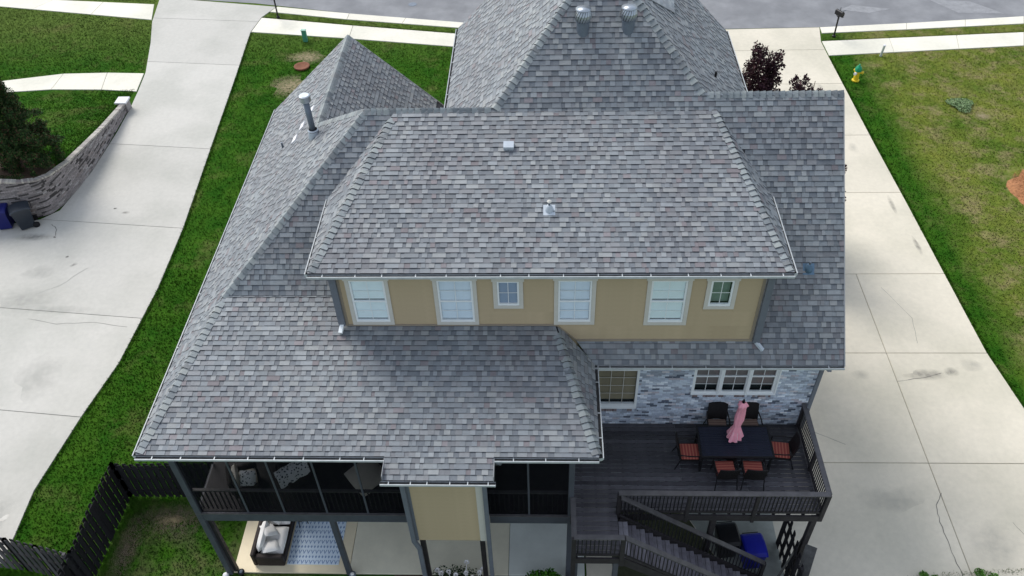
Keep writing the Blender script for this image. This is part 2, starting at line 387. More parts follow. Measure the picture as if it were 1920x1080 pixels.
SHINGLES = []     # (distance, verts, faces, colour, hidden)
def shingle_plane(polys, O, U, skip=None, e=.1425, over=0.0):
    """polys: convex 3D polygons of one roof plane; O a point on the eave; U the horizontal direction along the eave."""
    O = Vector(O); U = Vector(U).normalized()
    a, b, c = [Vector(p) for p in polys[0][:3]]; n = (b-a).cross(c-a).normalized()
    if n.z < 0: n = -n
    V = n.cross(U).normalized()
    if V.z < 0: V = -V
    P2 = [ccw([((Vector(p)-O).dot(U), (Vector(p)-O).dot(V)) for p in poly]) for poly in polys]
    umin = min(p[0] for q in P2 for p in q); umax = max(p[0] for q in P2 for p in q)
    vmin = min(p[1] for q in P2 for p in q); vmax = max(p[1] for q in P2 for p in q)
    k = 0; v = vmin
    while v < vmax:
        u = umin-rnd.uniform(0, .4); tooth = rnd.random() < .5
        while u < umax:
            if tooth: w = rnd.choice((.1, .12, .13, .15, .16, .18, .24, .33))*rnd.uniform(.9, 1.1)
            else: w = rnd.choice((.09, .12, .15, .2))*rnd.uniform(.9, 1.1)
            rect = [(u, v), (u+w, v), (u+w, v+e), (u, v+e)]
            for q in P2:
                pc = clip_poly(rect, q)
                if len(pc) < 3: continue
                ar = abs(sum(pc[i][0]*pc[(i+1) % len(pc)][1]-pc[(i+1) % len(pc)][0]*pc[i][1] for i in range(len(pc))))/2
                if ar < 2e-4: continue
                cu = sum(p[0] for p in pc)/len(pc); cv = sum(p[1] for p in pc)/len(pc); ctr = O+U*cu+V*cv
                if skip and skip(ctr): continue
                hb = .017 if tooth else .007
                top = [O+U*p[0]+V*p[1]+n*(hb+.013*(1-(p[1]-v)/e)) for p in pc]
                bot = [O+U*p[0]+V*p[1]-n*.004 for p in pc]; m = len(pc)
                fs = [tuple(range(m))]+[((i+1) % m, i, m+i, m+(i+1) % m) for i in range(m)]
                if U.cross(V).dot(n) < 0: fs = [f[::-1] for f in fs]
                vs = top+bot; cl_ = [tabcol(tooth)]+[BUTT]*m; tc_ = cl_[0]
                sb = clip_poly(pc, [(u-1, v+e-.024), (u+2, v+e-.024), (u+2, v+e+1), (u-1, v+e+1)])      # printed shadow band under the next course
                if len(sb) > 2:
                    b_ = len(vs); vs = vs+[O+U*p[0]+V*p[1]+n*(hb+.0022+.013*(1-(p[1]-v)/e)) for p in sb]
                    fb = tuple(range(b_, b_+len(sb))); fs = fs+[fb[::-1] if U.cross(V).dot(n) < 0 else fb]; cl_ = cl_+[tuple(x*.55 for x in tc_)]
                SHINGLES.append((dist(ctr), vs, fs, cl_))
            u += w; tooth = not tooth if rnd.random() < .85 else tooth
        v += e; k += 1

CAPS = []
def cap_line(A, B, nl, nr, e=.17, w=.155, lift=.036):
    """Ridge or hip cap pieces from A (low end) to B (high end); nl, nr normals of the planes either side."""
    A = Vector(A); B = Vector(B); d = (B-A).normalized(); L = (B-A).length; nl = Vector(nl).normalized(); nr = Vector(nr).normalized()
    wl_ = d.cross(nl).normalized(); wr_ = nr.cross(d).normalized()
    mid = (nl+nr).normalized()
    if wl_.dot(mid) > 0: wl_ = -wl_
    if wr_.dot(mid) > 0: wr_ = -wr_
    N_ = int(L/e)
    for k in range(N_):
        p0 = A+d*(k*e-.01); p1 = A+d*((k+1)*e-.012)
        lo, hi = lift+.014, lift-.016; ww = w*rnd.uniform(.95, 1.05)
        def ring(p, h): return [p+wl_*ww+nl*h, p+wl_*ww*.25+nl*(h+.004)+mid*.006, p+mid*(h+.012), p+wr_*ww*.25+nr*(h+.004)+mid*.006, p+wr_*ww+nr*h]
        a = ring(p0, lo-.012); b = ring(p1, hi-.012); c_ = ring(p0, -.004); d_ = ring(p1, -.004)
        vs = a+b+c_+d_; fs = []
        for i in range(4): fs += [(i, i+1, 6+i, 5+i), (10+i, 11+i, i+1, i)]
        fs += [(0, 5, 15, 10), (4, 14, 19, 9)]
        ctr = (p0+p1)/2; kf = rnd.uniform(1.0, 1.12); cc = tuple(x*kf*g_ for x, g_ in zip(rnd.choice(LIGHT+LIGHT+MID+DARK), (1., 1.03, .98))); CAPS.append((dist(ctr), vs, fs, [cc, BUTT]*4+[BUTT, BUTT]))

def plane_n(a, b, c):
    n = (Vector(b)-Vector(a)).cross(Vector(c)-Vector(a)).normalized(); return n if n.z > 0 else -n
def Pz(x, y, z): return (x, y, z)
# --- planes
S_polys = [
    [(XK, YK, ZK), (YK and 1.94+0, YK, ZK), (1.94, YRL, ZRL)],
    [(1.94, YK, ZK), (7.6, YK, ZK), (7.6, YRL, ZRL), (1.94, YRL, ZRL)],
    [(XPR, YS, ZE), (XR, YS, ZE), (XR, YK, ZK), (7.6, YK, ZK), (7.6, YS+.447, ZE+.458)],
    [(7.6, YK, ZK), (XR, YK, ZK), (XR, YRL, ZRL), (7.6, YRL, ZRL)],
    [(5.42, YRL, ZRL), (10.99, YRL, ZRL), (10.99, 7.99, 11.97), (XA, YA, ZA)],
    [(10.99, YRL, ZRL), (XR, YRL, ZRL), (XR, 7.99, 11.97), (10.99, 7.99, 11.97)]]
P_polys = [[(XL, 0, ZE), (2.857, 0, ZE), (2.857, YK, ZK), (XK, YK, ZK)],
    [(2.857, 0, ZE), (5.526, 0, ZE), (5.526, YK, ZK), (2.857, YK, ZK)],
    [(5.526, 0, ZE), (XPR, 0, ZE), (7.03, 3.42, zP(3.42)), (5.526, 3.42, zP(3.42))],
    [(2.857, -.563, zP(-.563)), (5.526, -.563, zP(-.563)), (5.526, 0, ZE), (2.857, 0, ZE)]]
U_polys = [[(XUL, YU, ZU), (XUR, YU, ZU), (11.31, YT, ZT), (2.72, YT, ZT)]]
L_polys = [[(XL, 0, ZE), (XL, YK, ZE), (XK, YK, ZK)],
    [(XL, YK, ZE), (XK, YK, ZK), (XRL, YRL, ZRL), (-.12, 10.0, zL(-.12)), (XL, 10.0, ZE)],
    [(XL, 10.0, ZE), (-.12, 10.0, zL(-.12)), (-.12, 15.59, zL(-.12)), (XL, 15.59, ZE)]]
ZG = zL(-.12)
G_polys = [[(-.12, 8.6, ZG), (-.12, 15.59, ZG), (3.08, 15.59, ZE), (3.08, 8.6, ZE)]]
zM = lambda x: 11.71+SM*(x-5.42)
ML_polys = [[(3.8, 7.9, zM(3.8)), (3.8, 15.55, zM(3.8)), (XA, 15.55, zM(XA)), (XA, YA, zM(XA)), (5.42, YRL, 11.71)]]
zMR = lambda x: 11.97+SM*(10.97-x)
MR_polys = [[(XA, YA, zMR(XA)), (XA, 15.45, zMR(XA)), (12.99, 15.45, zMR(12.99)), (12.99, 7.99, zMR(12.99)), (10.99, 7.99, 11.95)]]
UL_polys = [[(XUL, YU, ZU), (2.72, YT, ZT), (XUL, 6.13, ZU)]]
UR_polys = [[(XUR, YU, ZU), (XUR, 6.1, ZU), (11.31, YT, ZT)]]
PR_polys = [[(XPR, 0, ZE), (XPR, YS, ZE), (7.6, YS+.447, ZE+.47), (7.05, 3.40, 7.86)]]
PR_polys = [[(XPR, 0, ZE), (XPR, YS, ZE), (7.05, 3.5, ZE+1.018*(XPR-7.05)+0)]]
hid2 = lambda p: 1.7 < p.x < 12.05 and p.y > 3.5 and p.z+.12 < min(zU(p.y), ZU+.937*(p.x-XUL), ZU+1.14*(XUR-p.x))
shingle_plane(S_polys, (0, YS, ZE), (1,0,0), skip=hid2)
shingle_plane(P_polys, (0, 0, ZE), (1,0,0), skip=lambda p: 1.6 < p.x and p.y > 3.48)
shingle_plane(U_polys, (0, YU, ZU), (1,0,0))
shingle_plane(L_polys, (XL, 0, ZE), (0,1,0))
shingle_plane(G_polys, (3.08, 8.6, ZE), (0,1,0), skip=lambda p: p.x > 2.75)
shingle_plane(ML_polys, (3.8, 7.9, zM(3.8)), (0,1,0))
shingle_plane(MR_polys, (12.99, 7.9, zMR(12.99)), (0,1,0))
shingle_plane(UL_polys, (XUL, YU, ZU), (0,1,0))
shingle_plane(UR_polys, (XUR, YU, ZU), (0,1,0))
shingle_plane(PR_polys, (XPR, 0, ZE), (0,1,0))
nS = Vector((0,-SS,1)).normalized(); nP = Vector((0,-SP,1)).normalized(); nU = Vector((0,-SU,1)).normalized()
nL = Vector((-SL,0,1)).normalized(); nG = Vector((SL,0,1)).normalized(); nML = Vector((-SM,0,1)).normalized(); nMR = Vector((SM,0,1)).normalized()
nUL = plane_n(*UL_polys[0]); nUR = plane_n(*UR_polys[0]); nPR = plane_n(*PR_polys[0]); nN = Vector((0,1,1)).normalized()
cap_line((XL+.05, .06, ZE+.03), (XK, YK, ZK), nL, nP)
cap_line((XK, YK, ZK), (XRL, YRL, ZRL), nL, nS)
cap_line((XRL, YRL, ZRL), (5.42, YRL, ZRL), nS, nN)
cap_line((5.42, YRL, ZRL), (XA, YA, ZA), nML, nS)
cap_line((10.97, 7.99, 11.97), (XA, YA, ZA), nS, nMR)
cap_line((XR, 7.99, 11.97), (10.97, 7.99, 11.97), nS, nN)
cap_line((XUL+.05, YU+.05, ZU+.02), (2.72, YT, ZT), nUL, nU)
cap_line((XUR-.05, YU+.05, ZU+.02), (11.31, YT, ZT), nU, nUR)
cap_line((XPR-.03, .08, ZE+.03), (7.06, 3.34, 7.84), nP, nPR)
cap_line((-.12, 15.55, ZG), (-.12, 10.0, ZG), nL, nG)
cap_line((-.12, 10.0, ZG), (XRL, YRL, ZRL), nL, nN)
cap_line((XA, YA, ZA), (XA, 15.5, ZA), nML, nMR)

# roof deck sheets (one part), shingles under it
mb = MB()
for polys in (S_polys, P_polys, U_polys, L_polys, G_polys, ML_polys, MR_polys, UL_polys, UR_polys, PR_polys):
    n = plane_n(*polys[0][:3])
    for p in polys: mb.prism([Vector(q)-n*.006 for q in ccw(p)], -n*.09)
# far-side slopes
far = [[(XRL, YRL, ZRL), (5.5, YRL, ZRL), (5.5, 12.6, 7.2), (-.12, 12.6, 7.2), (-.12, 10., ZG)],
       [(10.9, 7.99, 11.97), (XR, 7.99, 11.97), (XR, 13.0, ZE), (10.9, 13.0, ZE)]]
for p in far:
    n = plane_n(*p[:3]); mb.prism([Vector(q) for q in p], -n*.08)
roof = mb.build('roof', MT['underlay'], house)
SHINGLES.sort(key=lambda s: s[0]); CAPS.sort(key=lambda s: s[0])
def emit(lst, name, limit):
    for i, (d, vs, fs, c) in enumerate(lst[:limit]):
        MB().add(vs, fs, c).build(name, MT['shingle'], roof)
    mb = MB()
    for d, vs, fs, c in lst[limit:]: mb.add(vs, fs, c)
    if mb.v: mb.build(name, MT['shingle'], roof, kind='stuff')
emit(SHINGLES, 'shingle', 300); emit(CAPS, 'ridge_shingle', 300)

# lighter shingled cricket on the right slope of the tall roof
mb = MB()
for k in range(9):
    t0, t1 = k/9, (k+1)/9
    a0 = Vector((9.61,10.43,zMR(9.61)+.06)).lerp(Vector((10.56,11.54,zMR(10.56)+.06)), t0); a1 = Vector((9.61,10.43,zMR(9.61)+.06)).lerp(Vector((10.56,11.54,zMR(10.56)+.06)), t1)
    b0 = Vector((9.61,13.2,zMR(9.61)+.35)).lerp(Vector((10.66,12.9,zMR(10.66)+.28)), t0); b1 = Vector((9.61,13.2,zMR(9.61)+.35)).lerp(Vector((10.66,12.9,zMR(10.66)+.28)), t1)
    for j in range(12):
        u0, u1 = j/12, (j+1)/12
        mb.prism([a0.lerp(b0, u0), a1.lerp(b1, u0), a1.lerp(b1, u1), a0.lerp(b0, u1)], (0, 0, .015+.006*(k % 2)), tuple(x*1.5 for x in rnd.choice(LIGHT+MID)))
mb.build('valley_cricket', MT['shingle'], roof)

# ------------------------------------------------------------------ gutters
def gutter(A, B, out, br=.78, depth=.115):
    """K-style gutter along an eave from A to B; out is the outward horizontal direction."""
    A = Vector(A)-Vector((0,0,.02)); B = Vector(B)-Vector((0,0,.02)); o = Vector(out).normalized(); z = Vector((0,0,1)); L = (B-A).length; d = (B-A).normalized()
    mb = MB()
    prof = [(0.0,-.01), (0.0,-.12), (.06,-.12), (depth,-.06), (depth,.0), (depth-.022,.004)]
    ring = lambda p: [p+o*x+z*y for x, y in prof]; a, b = ring(A), ring(B)
    for i in range(5): mb.mi = 1 if i == -1 else 0; mb.face([a[i], b[i], b[i+1], a[i+1]])
    for r in (a, b): mb.face(r)
    # lip
    mb.bar(A+o*(depth-.004)+z*.003, B+o*(depth-.004)+z*.003, .015, .012)
    mb.mi = 1; mb.face([A+o*.004-z*.045, B+o*.004-z*.045, B+o*(depth-.006)-z*.045, A+o*(depth-.006)-z*.045])
    g = mb.build('gutter', [MT['gutter'], MT['gutter_in']], house)
    n = max(1, round(L/br))
    for k in range(n):
        p = A+d*(L*(k+.35+.3*rnd.random())/n)
        MB().bar(p+o*.0+z*.002, p+o*(depth+.002)+z*.006, .024, .012).build('gutter_hanger', MT['gutter'], g)
zb = zP(-.563)
gutter((XL, 0, ZE), (2.857, 0, ZE), (0,-1,0)); gutter((5.526, 0, ZE), (XPR, 0, ZE), (0,-1,0))
gutter((2.80, -.563, zb), (5.58, -.563, zb), (0,-1,0), .5)
gutter((XPR, YS, ZE), (XR, YS, ZE), (0,-1,0)); gutter((XPR, 0, ZE), (XPR, YS, ZE), (1,0,0), 1.0)
gutter((XUL, YU, ZU), (XUR, YU, ZU), (0,-1,0), .72)
gutter((XL, 0, ZE), (XL, 15.59, ZE), (-1,0,0), 2.2, .09)
gutter((XUL, YU, ZU), (XUL, 6.13, ZU), (-1,0,0), .9, .08); gutter((XUR, YU, ZU), (XUR, 6.1, ZU), (1,0,0), .9, .08)
gutter((3.8, 7.9, zM(3.8)), (3.8, 15.55, zM(3.8)), (-1,0,0), 1.0, .1); gutter((12.99, 7.99, zMR(12.99)), (12.99, 15.45, zMR(12.99)), (1,0,0), 1.0, .1)

# rake boards, fascia and soffits
mb = MB()
mb.bar((XR+.012, YS, ZE-.06), (XR+.012, 7.99, 11.97-.06), .025, .14)
mb.bar((XR+.012, 7.99, 11.91), (XR+.012, 13.0, ZE-.06), .025, .14)
for x0, x1, y, z in ((XL, 2.857, .01, ZE), (5.526, XPR, .01, ZE), (2.857, 5.526, -.553, zb), (XPR, XR, YS+.01, ZE), (XUL, XUR, YU+.01, ZU)):
    mb.box(x0, x1, y, y+.02, z-.17, z-.012)
mb.box(XUL, XUR, YU+.03, 6.2, ZU-.2, ZU-.17); mb.box(XPR, XR, YS+.03, 4.2, ZE-.2, ZE-.17)
mb.box(XL+.02, -2.8, .03, 15.5, ZE-.2, ZE-.17); mb.box(XL, 2.857, .03, .5, ZE-.2, ZE-.17); mb.box(5.526, XPR, .03, .5, ZE-.2, ZE-.17)
mb.box(2.862, 5.52, -.53, 0, zb-.2, zb-.17)
mb.box(2.845, 2.857, -.563, 0.0, zb-.1, zb+.17); mb.box(5.526, 5.538, -.563, 0.0, zb-.1, zb+.17)
mb.bar((-.12, 15.6, ZG-.07), (XL, 15.6, ZE-.07), .02, .14); mb.bar((-.12, 15.6, ZG-.07), (3.1, 15.6, ZE-.07), .02, .14)
mb.build('fascia', MT['fascia'], house)

# ------------------------------------------------------------------ walls
wall = MB()
wall.box(-2.85, 14.36, 3.80, 12.6, .0, ZE-.2)            # lower storeys
wall.box(-2.85, 2.7, 12.6, 15.1, 0, ZE-.2)
wall.box(1.55, 12.2, 3.60, 7.0, ZE-.1, ZU-.17)           # upper storey
wall.box(1.55, 1.57, 3.42, 3.60, ZE, ZU-.17); wall.box(12.18, 12.2, 3.42, 3.60, ZE, ZU-.17)
wall.box(4.3, 12.5, 8.0, 15.0, 0, 9.95)
wall.add([(14.3, 3.62, ZE-.2), (14.3, 12.6, ZE-.2), (14.3, 7.99, 11.6)], [(0, 1, 2)])
wall.add([(-2.7, 15.1, ZE-.2), (2.6, 15.1, ZE-.2), (-.12, 15.1, ZG-.2)], [(0, 1, 2)])
W = wall.build('wall', MT['siding'], house)
# windows on the upper wall
UPW = [(1.83, 2.73, 8.02, 9.52, 'shade'), (4.05, 4.95, 8.02, 9.52, 'slat'), (5.56, 6.12, 8.62, 9.48, 'dslat'),
       (7.10, 7.95, 8.02, 9.51, 'slat'), (9.42, 10.32, 8.00, 9.50, 'shade'), (10.89, 11.46, 8.59, 9.49, 'dark')]
# siding boards, one per course, cut round the windows
exp_ = .178; z = ZE+.32
k = 0
while z < ZU-.2:
    zt = min(z+exp_, ZU-.19); xa, xb = 1.55, 12.19
    cuts = sorted([(a-.1, b+.1) for a, b, c, d, _ in UPW if c-.1 < zt-.03 and d+.1 > z+.03])
    x = xa; segs = []
    for a, b in cuts:
        segs.append((x, a)); x = b
    segs.append((x, xb))
    for wa, wb, wc, wd_, _ in UPW:      # course cut short under or over a window
        for z0_, z1_ in ((z, min(zt, wc-.1)), (max(z, wd_+.1), zt)):
            if .008 < z1_-z0_ < exp_-.001 and wc-.1 < zt-.03 and wd_+.1 > z+.03 and z1_-z0_ < exp_:
                MB().box(wa-.1, wb+.1, 3.404, 3.42, z0_, z1_).build('siding_board', MT['siding'], W)
    for a, b in segs:
        bot = max(zS(YW), z) if True else z
        if a < 7.0 < b and z < 7.86: a = 7.05
        elif b <= 7.0 and zt < 7.9: continue
        if zt < zS(YW)+.02 or b-a < .03: continue
        m_ = MB(); m_.add([(a,3.410,zt),(b,3.410,zt),(b,3.42,zt),(a,3.42,zt),(a,3.392,z),(b,3.392,z),(b,3.42,z),(a,3.42,z)],
            [(0,1,2,3),(4,7,6,5),(4,5,1,0),(5,6,2,1),(7,4,0,3)])
        m_.build('siding_board', MT['siding'], W)
    z += exp_; k += 1
mb = MB()
mb.box(1.53, 7.10, 3.375, 3.4, zP(3.4)+.005, zP(3.4)+.06)
mb.box(7.62, 12.22, 3.375, 3.4, zS(3.4)+.0, zS(3.4)+.085)
mb.bar((7.09, 3.385, 7.87), (7.60, 3.385, 7.32), .03, .03)
mb.box(1.53, 1.60, 3.38, 3.40, 7.92, ZU-.17); mb.box(12.15, 12.22, 3.38, 3.40, 7.36, ZU-.17)
mb.build('base_trim', mat('tan_trim', (.31,.26,.2), .6, .08, 5), W)

def window(x0, x1, z0, z1, y, kind, grid=(2, 2), double=True, trim=True):
    w = MB()
    if trim:
        t = .1
        w.box(x0-t, x0, y-.025, y, z0-t, z1); w.box(x1, x1+t, y-.025, y, z0-t, z1)
        w.box(x0, x1, y-.025, y, z0-t, z0); w.box(x0-t-.03, x1+t+.03, y-.035, y, z1, z1+.14)
    win = w.build('window', MT['trim'], house) if trim else None
    if not trim:
        w.box(x0-.03, x0, y-.02, y, z0-.03, z1); w.box(x1, x1+.03, y-.02, y, z0-.03, z1); w.box(x0, x1, y-.03, y, z0-.03, z0)
        win = w.build('window', MT['white'], house)
    f = MB(); fr = .05
    f.box(x0+.003, x0+fr, y-.012, y+.05, z0+.003, z1-.003); f.box(x1-fr, x1-.003, y-.012, y+.05, z0+.003, z1-.003)
    f.box(x0+fr, x1-fr, y-.012, y+.05, z0+.003, z0+fr+.02); f.box(x0+fr, x1-fr, y-.012, y+.05, z1-fr, z1-.003)
    zm = (z0+z1)/2
    if double: f.box(x0+fr, x1-fr, y-.01, y+.05, zm-.022, zm+.022)
    f.build('frame', MT['white'], win)
    parts = [(zm+.022, z1-fr), (z0+fr+.02, zm-.022)] if double else [(z0+fr+.02, z1-fr)]
    for i, (a, b) in enumerate(parts):
        yy = y+.012+.0*i
        MB().face([(x0+fr, yy, a), (x1-fr, yy, a), (x1-fr, yy, b), (x0+fr, yy, b)]).build('pane', MT['glass'], win)
        g = MB(); nx, nz = grid
        for kx in range(1, nx): xx = x0+fr+(x1-x0-2*fr)*kx/nx; g.box(xx-.008, xx+.008, yy-.006, yy-.001, a, b)
        for kz in range(1, nz): zz = a+(b-a)*kz/nz; g.box(x0+fr, x1-fr, yy-.0065, yy-.0015, zz-.008, zz+.008)
        g.build('glazing_bar', MT['white'] if kind != 'tan' else MT['trim'], win)
    # what is behind the glass
    ya = y+.06; bk = MB()
    bk.box(x0-.02, x1+.02, y+.16, y+.17, z0-.02, z1+.02)
    bk.box(x0-.02, x0+.0, y+.05, y+.16, z0, z1); bk.box(x1, x1+.02, y+.05, y+.16, z0, z1)
    bk.box(x0, x1, y+.05, y+.16, z1, z1+.02); bk.box(x0, x1, y+.05, y+.16, z0-.02, z0)
    bk.build('reveal', MT['interior'], win)
    if kind == 'dark': MB().box(x0+.055, x1-.055, y+.12, y+.13, z0+fr, z1-fr).build('shade', mat('green_grey_curtain', (.2,.27,.22), .8, .15, 5), win)
    if kind == 'shade':
        for a, b in parts: MB().box(x0+.055, x1-.055, ya-.02, ya-.01, a+.035, b).build('shade', MT['shade'], win)
    if kind in ('slat', 'dslat', 'tan', 'brown'):
        m_ = {'slat': MT['slat'], 'dslat': mat('grey_blind', (.33,.41,.52), .7, .05, 3), 'tan': MT['tanblind'], 'brown': MT['brownblind']}[kind]
        low = z0+fr+.03 if kind in ('slat', 'dslat') else z0+(.36 if kind == 'brown' else .2)
        zz = z1-fr-.01; n = 0
        while zz > low:
            if abs(zz-zm) > .03 or not double:
                MB().add([(x0+.055, ya-.03, zz-.021), (x1-.055, ya-.03, zz-.021), (x1-.055, ya+.005, zz+.021), (x0+.055, ya+.005, zz+.021)], [(0,1,2,3)]).build('blind_slat', m_, win)
            zz -= .047; n += 1
        if kind == 'slat': MB().box(x0+.055, x1-.055, ya+.02, ya+.03, z0+fr, z1-fr).build('shade', MT['shade'], win)
    return win
# cut nothing: the upper wall box is set back, so open the wall behind each window
for a, b, c, d, kd in UPW:
    window(a, b, c, d, 3.395, kd, (2, 2), double=kd not in ('dslat', 'dark'))

# ------------------------------------------------------------------ painted brick wall behind the deck
ZD = 3.466; BX0, BX1 = 7.5, 14.36; BY = 3.577
TALL = (8.22, 9.42, 4.16, 6.50); TRI = (10.93, 13.32, 4.84, 6.30)
bw = MB()
def wall_cells(mb, holes, x0, x1, z0, z1, y0, y1):
    zs = sorted({z0, z1, *[h[2] for h in holes], *[h[3] for h in holes]})
    for a, b in zip(zs, zs[1:]):
        hs = sorted([h for h in holes if h[2] < b-1e-6 and h[3] > a+1e-6]); x = x0
        for h in hs: mb.box(x, h[0], y0, y1, a, b); x = h[1]
        mb.box(x, x1, y0, y1, a, b)
HOLES = [TALL, TRI]
wall_cells(bw, HOLES, BX0, BX1, 0.0, ZE-.2, BY+.012, 3.78)
brickwall = bw.build('wall', MT['mortar'], house)
BPAL = [(.85,.9,.97), (.64,.71,.80), (.50,.56,.66), (.37,.41,.48), (.13,.155,.2), (.55,.52,.57), (.7,.68,.72)]
BWT = (.08, .24, .35, .17, .09, .03, .04)
BM = []
for c in BPAL:
    for w in (.2,):
        BM.append(MB().bbox(-w/2, w/2, -.012, .012, 0, .064, .004, c).mesh('brick', MT['brick']))
def pick():
    r_ = rnd.random(); a = 0
    for i, w in enumerate(BWT):
        a += w
        if r_ < a: return i
    return 0
cand = []
z = .02; row = 0
while z < ZE-.28:
    x = BX0-(.105 if row % 2 else 0); streak = pick()
    while x < BX1:
        a, b = max(x, BX0), min(x+.2, BX1)
        pieces = [(a, b)]
        for h in HOLES:
            if h[2]-.11 < z+.064 and z < h[3]+.0:
                np_ = []
                for p in pieces:
                    if p[1] <= h[0] or p[0] >= h[1]: np_.append(p); continue
                    if p[0] < h[0]: np_.append((p[0], h[0]-.004))
                    if p[1] > h[1]: np_.append((h[1]+.004, p[1]))
                pieces = np_
        for a, b in pieces:
            if b-a > .03: cand.append((dist(((a+b)/2, BY, z)), a, b, z, streak if rnd.random() < .12 else pick()))
        if rnd.random() < .35: streak = pick()
        x += .211
    z += .0755; row += 1
vis = lambda c: c[3] > ZD+.02 and c[1] > 7.95
cand.sort(key=lambda c: (not vis(c), c[0]))
rest = MB(); cnt = 0
for d, a, b, z, i in cand:
    yo = rnd.uniform(-.003, .003)
    if cnt < 300 and b-a > .195:
        put('brick', BM[i], ((a+b)/2, BY+yo, z), brickwall); cnt += 1
    else:
        j = rnd.uniform(.85, 1.15); rest.box(a, b, BY-.012+yo, BY+.012, z, z+.064, tuple(v*j for v in BPAL[i]))
rest.build('brick', MT['brick'], brickwall, kind='stuff')
# soldier-course sills
for (x0, x1, z0, z1) in HOLES:
    x = x0-.02; 
    while x < x1:
        c = rnd.choice([BPAL[1], BPAL[2], (.3,.25,.25), BPAL[3], (.2,.15,.15)])
        MB().bbox(x, x+.066, BY-.035, BY+.01, z0-.115, z0-.004, .004, c).build('sill_brick', MT['brick'], brickwall); x += .074
# corner and window joinery
w = MB(); w.box(TALL[0]-.02, TALL[0]+.05, BY-.02, BY+.08, TALL[2], TALL[3]); w.box(TALL[1]-.07, TALL[1], BY-.02, BY+.08, TALL[2], TALL[3])
w.box(TALL[0]+.05, TALL[1]-.07, BY-.03, BY+.08, TALL[2], TALL[2]+.07); w.box(TALL[0]+.05, TALL[1]-.07, BY-.025, BY+.08, 5.86, 5.97)
w.box(TALL[0]+.05, TALL[1]-.07, BY-.01, BY+.08, TALL[2]+.07, TALL[2]+.2)
win = w.build('window', MT['white'], house)
for a, b in ((TALL[2]+.2, 5.86), (5.97, TALL[3])):
    MB().face([(TALL[0]+.05, BY+.03, a), (TALL[1]-.07, BY+.03, a), (TALL[1]-.07, BY+.03, b), (TALL[0]+.05, BY+.03, b)]).build('pane', MT['glass'], win)
    for kx in (1, 2):
        xx = TALL[0]+.05+(TALL[1]-TALL[0]-.12)*kx/3; MB().box(xx-.008, xx+.008, BY+.02, BY+.026, a, b).build('glazing_bar', MT['trim'], win)
    n = 3 if b < 6 else 1
    for kz in range(1, n+1):
        zz = a+.12+(b-a-.12)*(kz-.0)/(n+1); MB().box(TALL[0]+.05, TALL[1]-.07, BY+.0195, BY+.0255, zz-.008, zz+.008).build('glazing_bar', MT['trim'], win)
zz = 5.84
while zz > TALL[2]+.36:
    MB().add([(TALL[0]+.06, BY+.05, zz-.02), (TALL[1]-.08, BY+.05, zz-.02), (TALL[1]-.08, BY+.085, zz+.024), (TALL[0]+.06, BY+.085, zz+.024)], [(0,1,2,3)]).build('blind_slat', MT['tanblind'], win); zz -= .046
MB().box(TALL[0], TALL[1], BY+.14, BY+.15, TALL[2], TALL[3]).build('reveal', MT['interior'], win)
wd = (TRI[1]-TRI[0]-.06)/3
for k in range(3):
    x0 = TRI[0]+.03+k*wd; window(x0, x0+wd-.05, TRI[2]+.02, TRI[3], BY+.02, 'brown', (2, 2), True, trim=False)
mb = MB()
for k in (1, 2):
    x0 = TRI[0]+.03+k*wd-.02; mb.box(x0-.045, x0+.015, BY-.03, BY+.06, TRI[2]+.01, TRI[3]-.005)
mb.box(TRI[0], TRI[1], BY-.04, BY+.02, TRI[2]-.02, TRI[2]+.01); mb.box(TRI[1]-.045, TRI[1], BY-.02, BY+.06, TRI[2]+.012, TRI[3])
mb.build('window_mullion', MT['white'], house)

# ------------------------------------------------------------------ screened porch
PX0, PX1, PY = -2.86, 7.49, .45
pf = MB(); pf.box(PX0, PX1, PY+.04, 3.56, ZD-.12, ZD-.001); pf.build('porch_floor', MT['darkwood'], house)
mb = MB(); mb.box(PX0-.05, 3.2, PY-.05, PY, ZD-.36, ZD-.01); mb.box(5.25, PX1+.05, PY-.05, PY, ZD-.36, ZD-.01)
mb.box(PX0-.05, PX0, PY, 3.6, ZD-.36, ZD-.01); mb.box(PX1, PX1+.05, PY, 3.56, ZD-.36, ZD-.01)
mb.build('porch_beam', MT['postwood'], house)
mb = MB(); mb.box(PX0-.02, 3.2, PY-.07, PY-.005, ZD-.005, ZD+.03); mb.box(5.25, PX1, PY-.07, PY-.005, ZD-.005, ZD+.03)
mb.build('porch_sill', MT['railcap'], house)
def ppost(x, y, z0, z1, w=.13, m='postwood'): MB().bbox(x-w/2, x+w/2, y-w/2, y+w/2, z0, z1, .008).build('porch_post', MT[m], house)
ppost(PX0+.04, PY+.02, 0, ZE-.2, .17); ppost(.83, PY+.04, 0, ZD-.36, .15); ppost(PX1-.04, PY+.02, 0, ZE-.2, .15)
ppost(PX0+.04, 3.5, 0, ZE-.2, .15)
